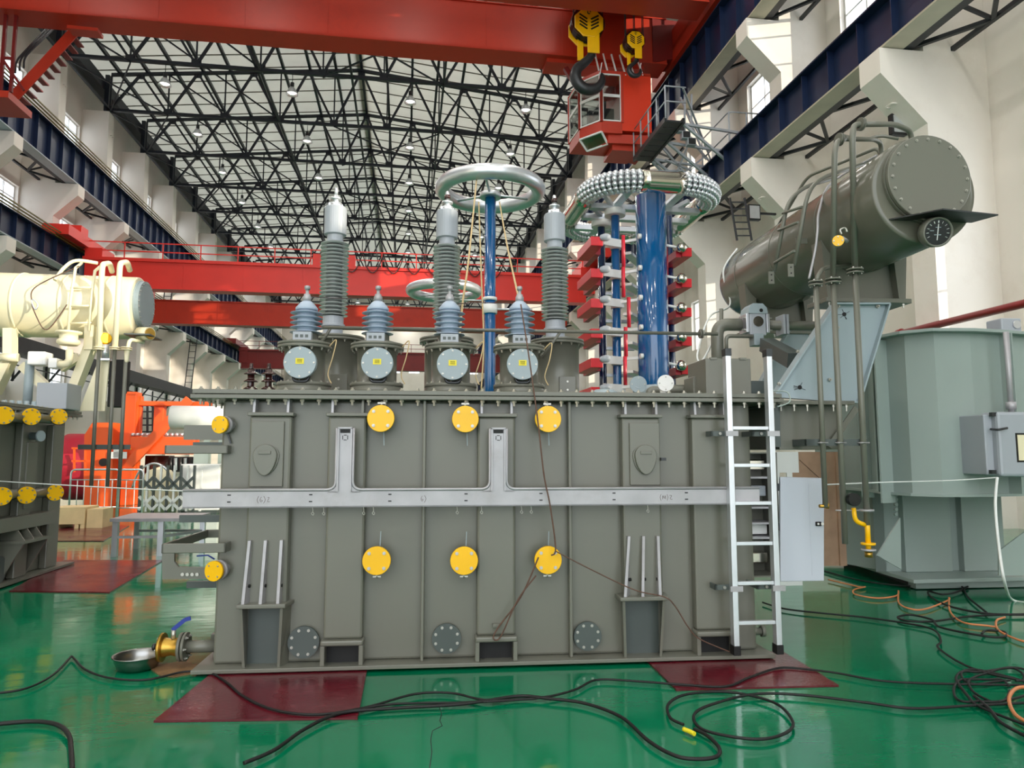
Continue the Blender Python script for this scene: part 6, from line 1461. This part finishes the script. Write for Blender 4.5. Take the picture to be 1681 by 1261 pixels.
cable('black cable leaving the tangle towards the bottom right corner', [(1600, 1150), (1625, 1172), (1645, 1195), (1700, 1225)], .011, BK)
cable('black cable by the right tank base, looping beside the white strap', [(1700, 945), (1650, 939), (1615, 950), (1580, 972), (1550, 980), (1525, 975), (1530, 985), (1560, 1000), (1620, 1012), (1700, 1014)], .011, BK)
cable('black cable lying across in front of the right tank', [(1350, 940), (1420, 958), (1500, 966), (1570, 962), (1590, 985), (1620, 1010)], .01, BK)
cable('black cable in a thin flat loop in front of the right tank', [(1700, 1012), (1600, 1016), (1530, 1025), (1490, 1024), (1474, 1018), (1495, 1014), (1530, 1022), (1545, 1035), (1620, 1050), (1650, 1050), (1648, 1042), (1620, 1040), (1612, 1046)], .01, BK)
cable('orange hose lying in short bends near the right tank', [(1360, 955), (1410, 967), (1420, 967), (1402, 972), (1405, 980), (1440, 986), (1472, 982), (1475, 974), (1476, 994), (1495, 1004), (1520, 1004), (1556, 990), (1558, 986), (1560, 1008), (1580, 1026), (1620, 1032), (1636, 1034)], .009, K['orange_hose'], 'hose', name='floor_hose')
cable('orange hose at the right edge of the floor', [(1650, 1018), (1636, 1024), (1640, 1040), (1670, 1055), (1700, 1062)], .01, K['orange_hose'], 'hose', name='floor_hose')
cable('short orange hose loop at the lower right edge', [(1700, 1135), (1670, 1137), (1657, 1155), (1668, 1182), (1700, 1200)], .012, K['orange_hose'], 'hose', name='floor_hose')
# ================================================================== ROPES AND WIRES IN THE AIR
def wire(label, P, r, mt, cat, name, ang=BT, k=8):
    o = M().tube(spline(P, k), r, 6).build(name, mt, ang=ang); tag(o, label, cat); return o
wire('white rope stretched from the second transformer to the big one', [tp(-60, 783, v=9.0), tp(0, 790, v=8.6), tp(150, 799, v=7.3), tp(300, 806, v=5.7), tp(345, 806, v=5.6)], .006, K['strap'], 'rope', 'barrier_rope')
wire('white rope stretched from the down pipes to the right tank', [tp(1350, 796, v=5.5), tp(1450, 792, v=5.9), tp(1560, 789, v=6.4), tp(1637, 784, v=6.7)], .006, K['strap'], 'rope', 'barrier_rope')
P = [Vector(tp(1637, 784, v=6.68)), Vector(tp(1634, 830, v=6.6)), Vector(tp(1640, 900, v=6.5)), Vector(tp(1650, 960, v=6.45)), Vector(tp(1662, 985, z=.02)), Vector(tp(1690, 990, z=.02))]
wire('white strap hanging from the right tank down to the floor', P, .014, K['strap'], 'strap', 'hanging_strap')
wire('tan rope from the big silver ring down behind the second small bushing', [tp(783, 288, v=11.0), tp(770, 420, v=8.5), tp(757, 520, v=6.9), tp(752, 640, v=6.6)], .012, K['rope'], 'rope', 'guy_rope')
wire('tan rope hanging straight beside the slim blue column', [tp(786, 332, v=11.3), tp(790, 450, v=11.0), tp(794, 560, v=10.9), tp(790, 640, v=10.8)], .013, K['rope'], 'rope', 'guy_rope')
wire('tan rope from the big silver ring to the fourth small bushing', [tp(820, 332, v=11.0), tp(832, 400, v=9.0), tp(846, 465, v=7.0), tp(855, 500, v=6.0)], .011, K['rope'], 'rope', 'guy_rope')
wire('brown wire hanging down the front from the fourth small bushing', [tp(855, 500, v=5.85), tp(866, 570, v=5.55), tp(876, 640, v=5.44), tp(884, 700, v=5.37), tp(893, 780, v=5.36), tp(903, 830, v=5.36), tp(912, 900, v=5.36), tp(905, 912, v=5.37)], .006, K['twine'], 'wire', 'brown_wire')
wire('thin brown wire from the lower right yellow flange to the ladder foot', [tp(912, 905, v=5.36), tp(960, 930, v=5.37), tp(1040, 968, v=5.38), tp(1090, 980, v=5.36), tp(1108, 995, v=5.37), tp(1130, 1030, v=5.4), tp(1150, 1050, v=5.42), tp(1205, 1073, v=5.43)], .005, K['twine'], 'wire', 'brown_wire')
wire('doubled brown wire tied from the lower yellow flange to the earth clip', [tp(880, 945, v=5.38), tp(850, 985, v=5.4), tp(822, 1045, v=5.44), tp(810, 1048, v=5.44), tp(818, 1030, v=5.44), tp(855, 980, v=5.4), tp(884, 915, v=5.38)], .006, K['twine'], 'wire', 'brown_wire')
wire('thin line joining the tops of the first two small bushings', [tp(503, 487, v=6.05), tp(560, 490, v=6.05), tp(620, 490, v=6.05)], .004, K['brown_glaze'], 'wire', 'brown_wire')
wire('thin line joining the tops of the last two small bushings', [tp(738, 500, v=6.05), tp(790, 497, v=6.2), tp(853, 499, v=6.05)], .004, K['brown_glaze'], 'wire', 'brown_wire')
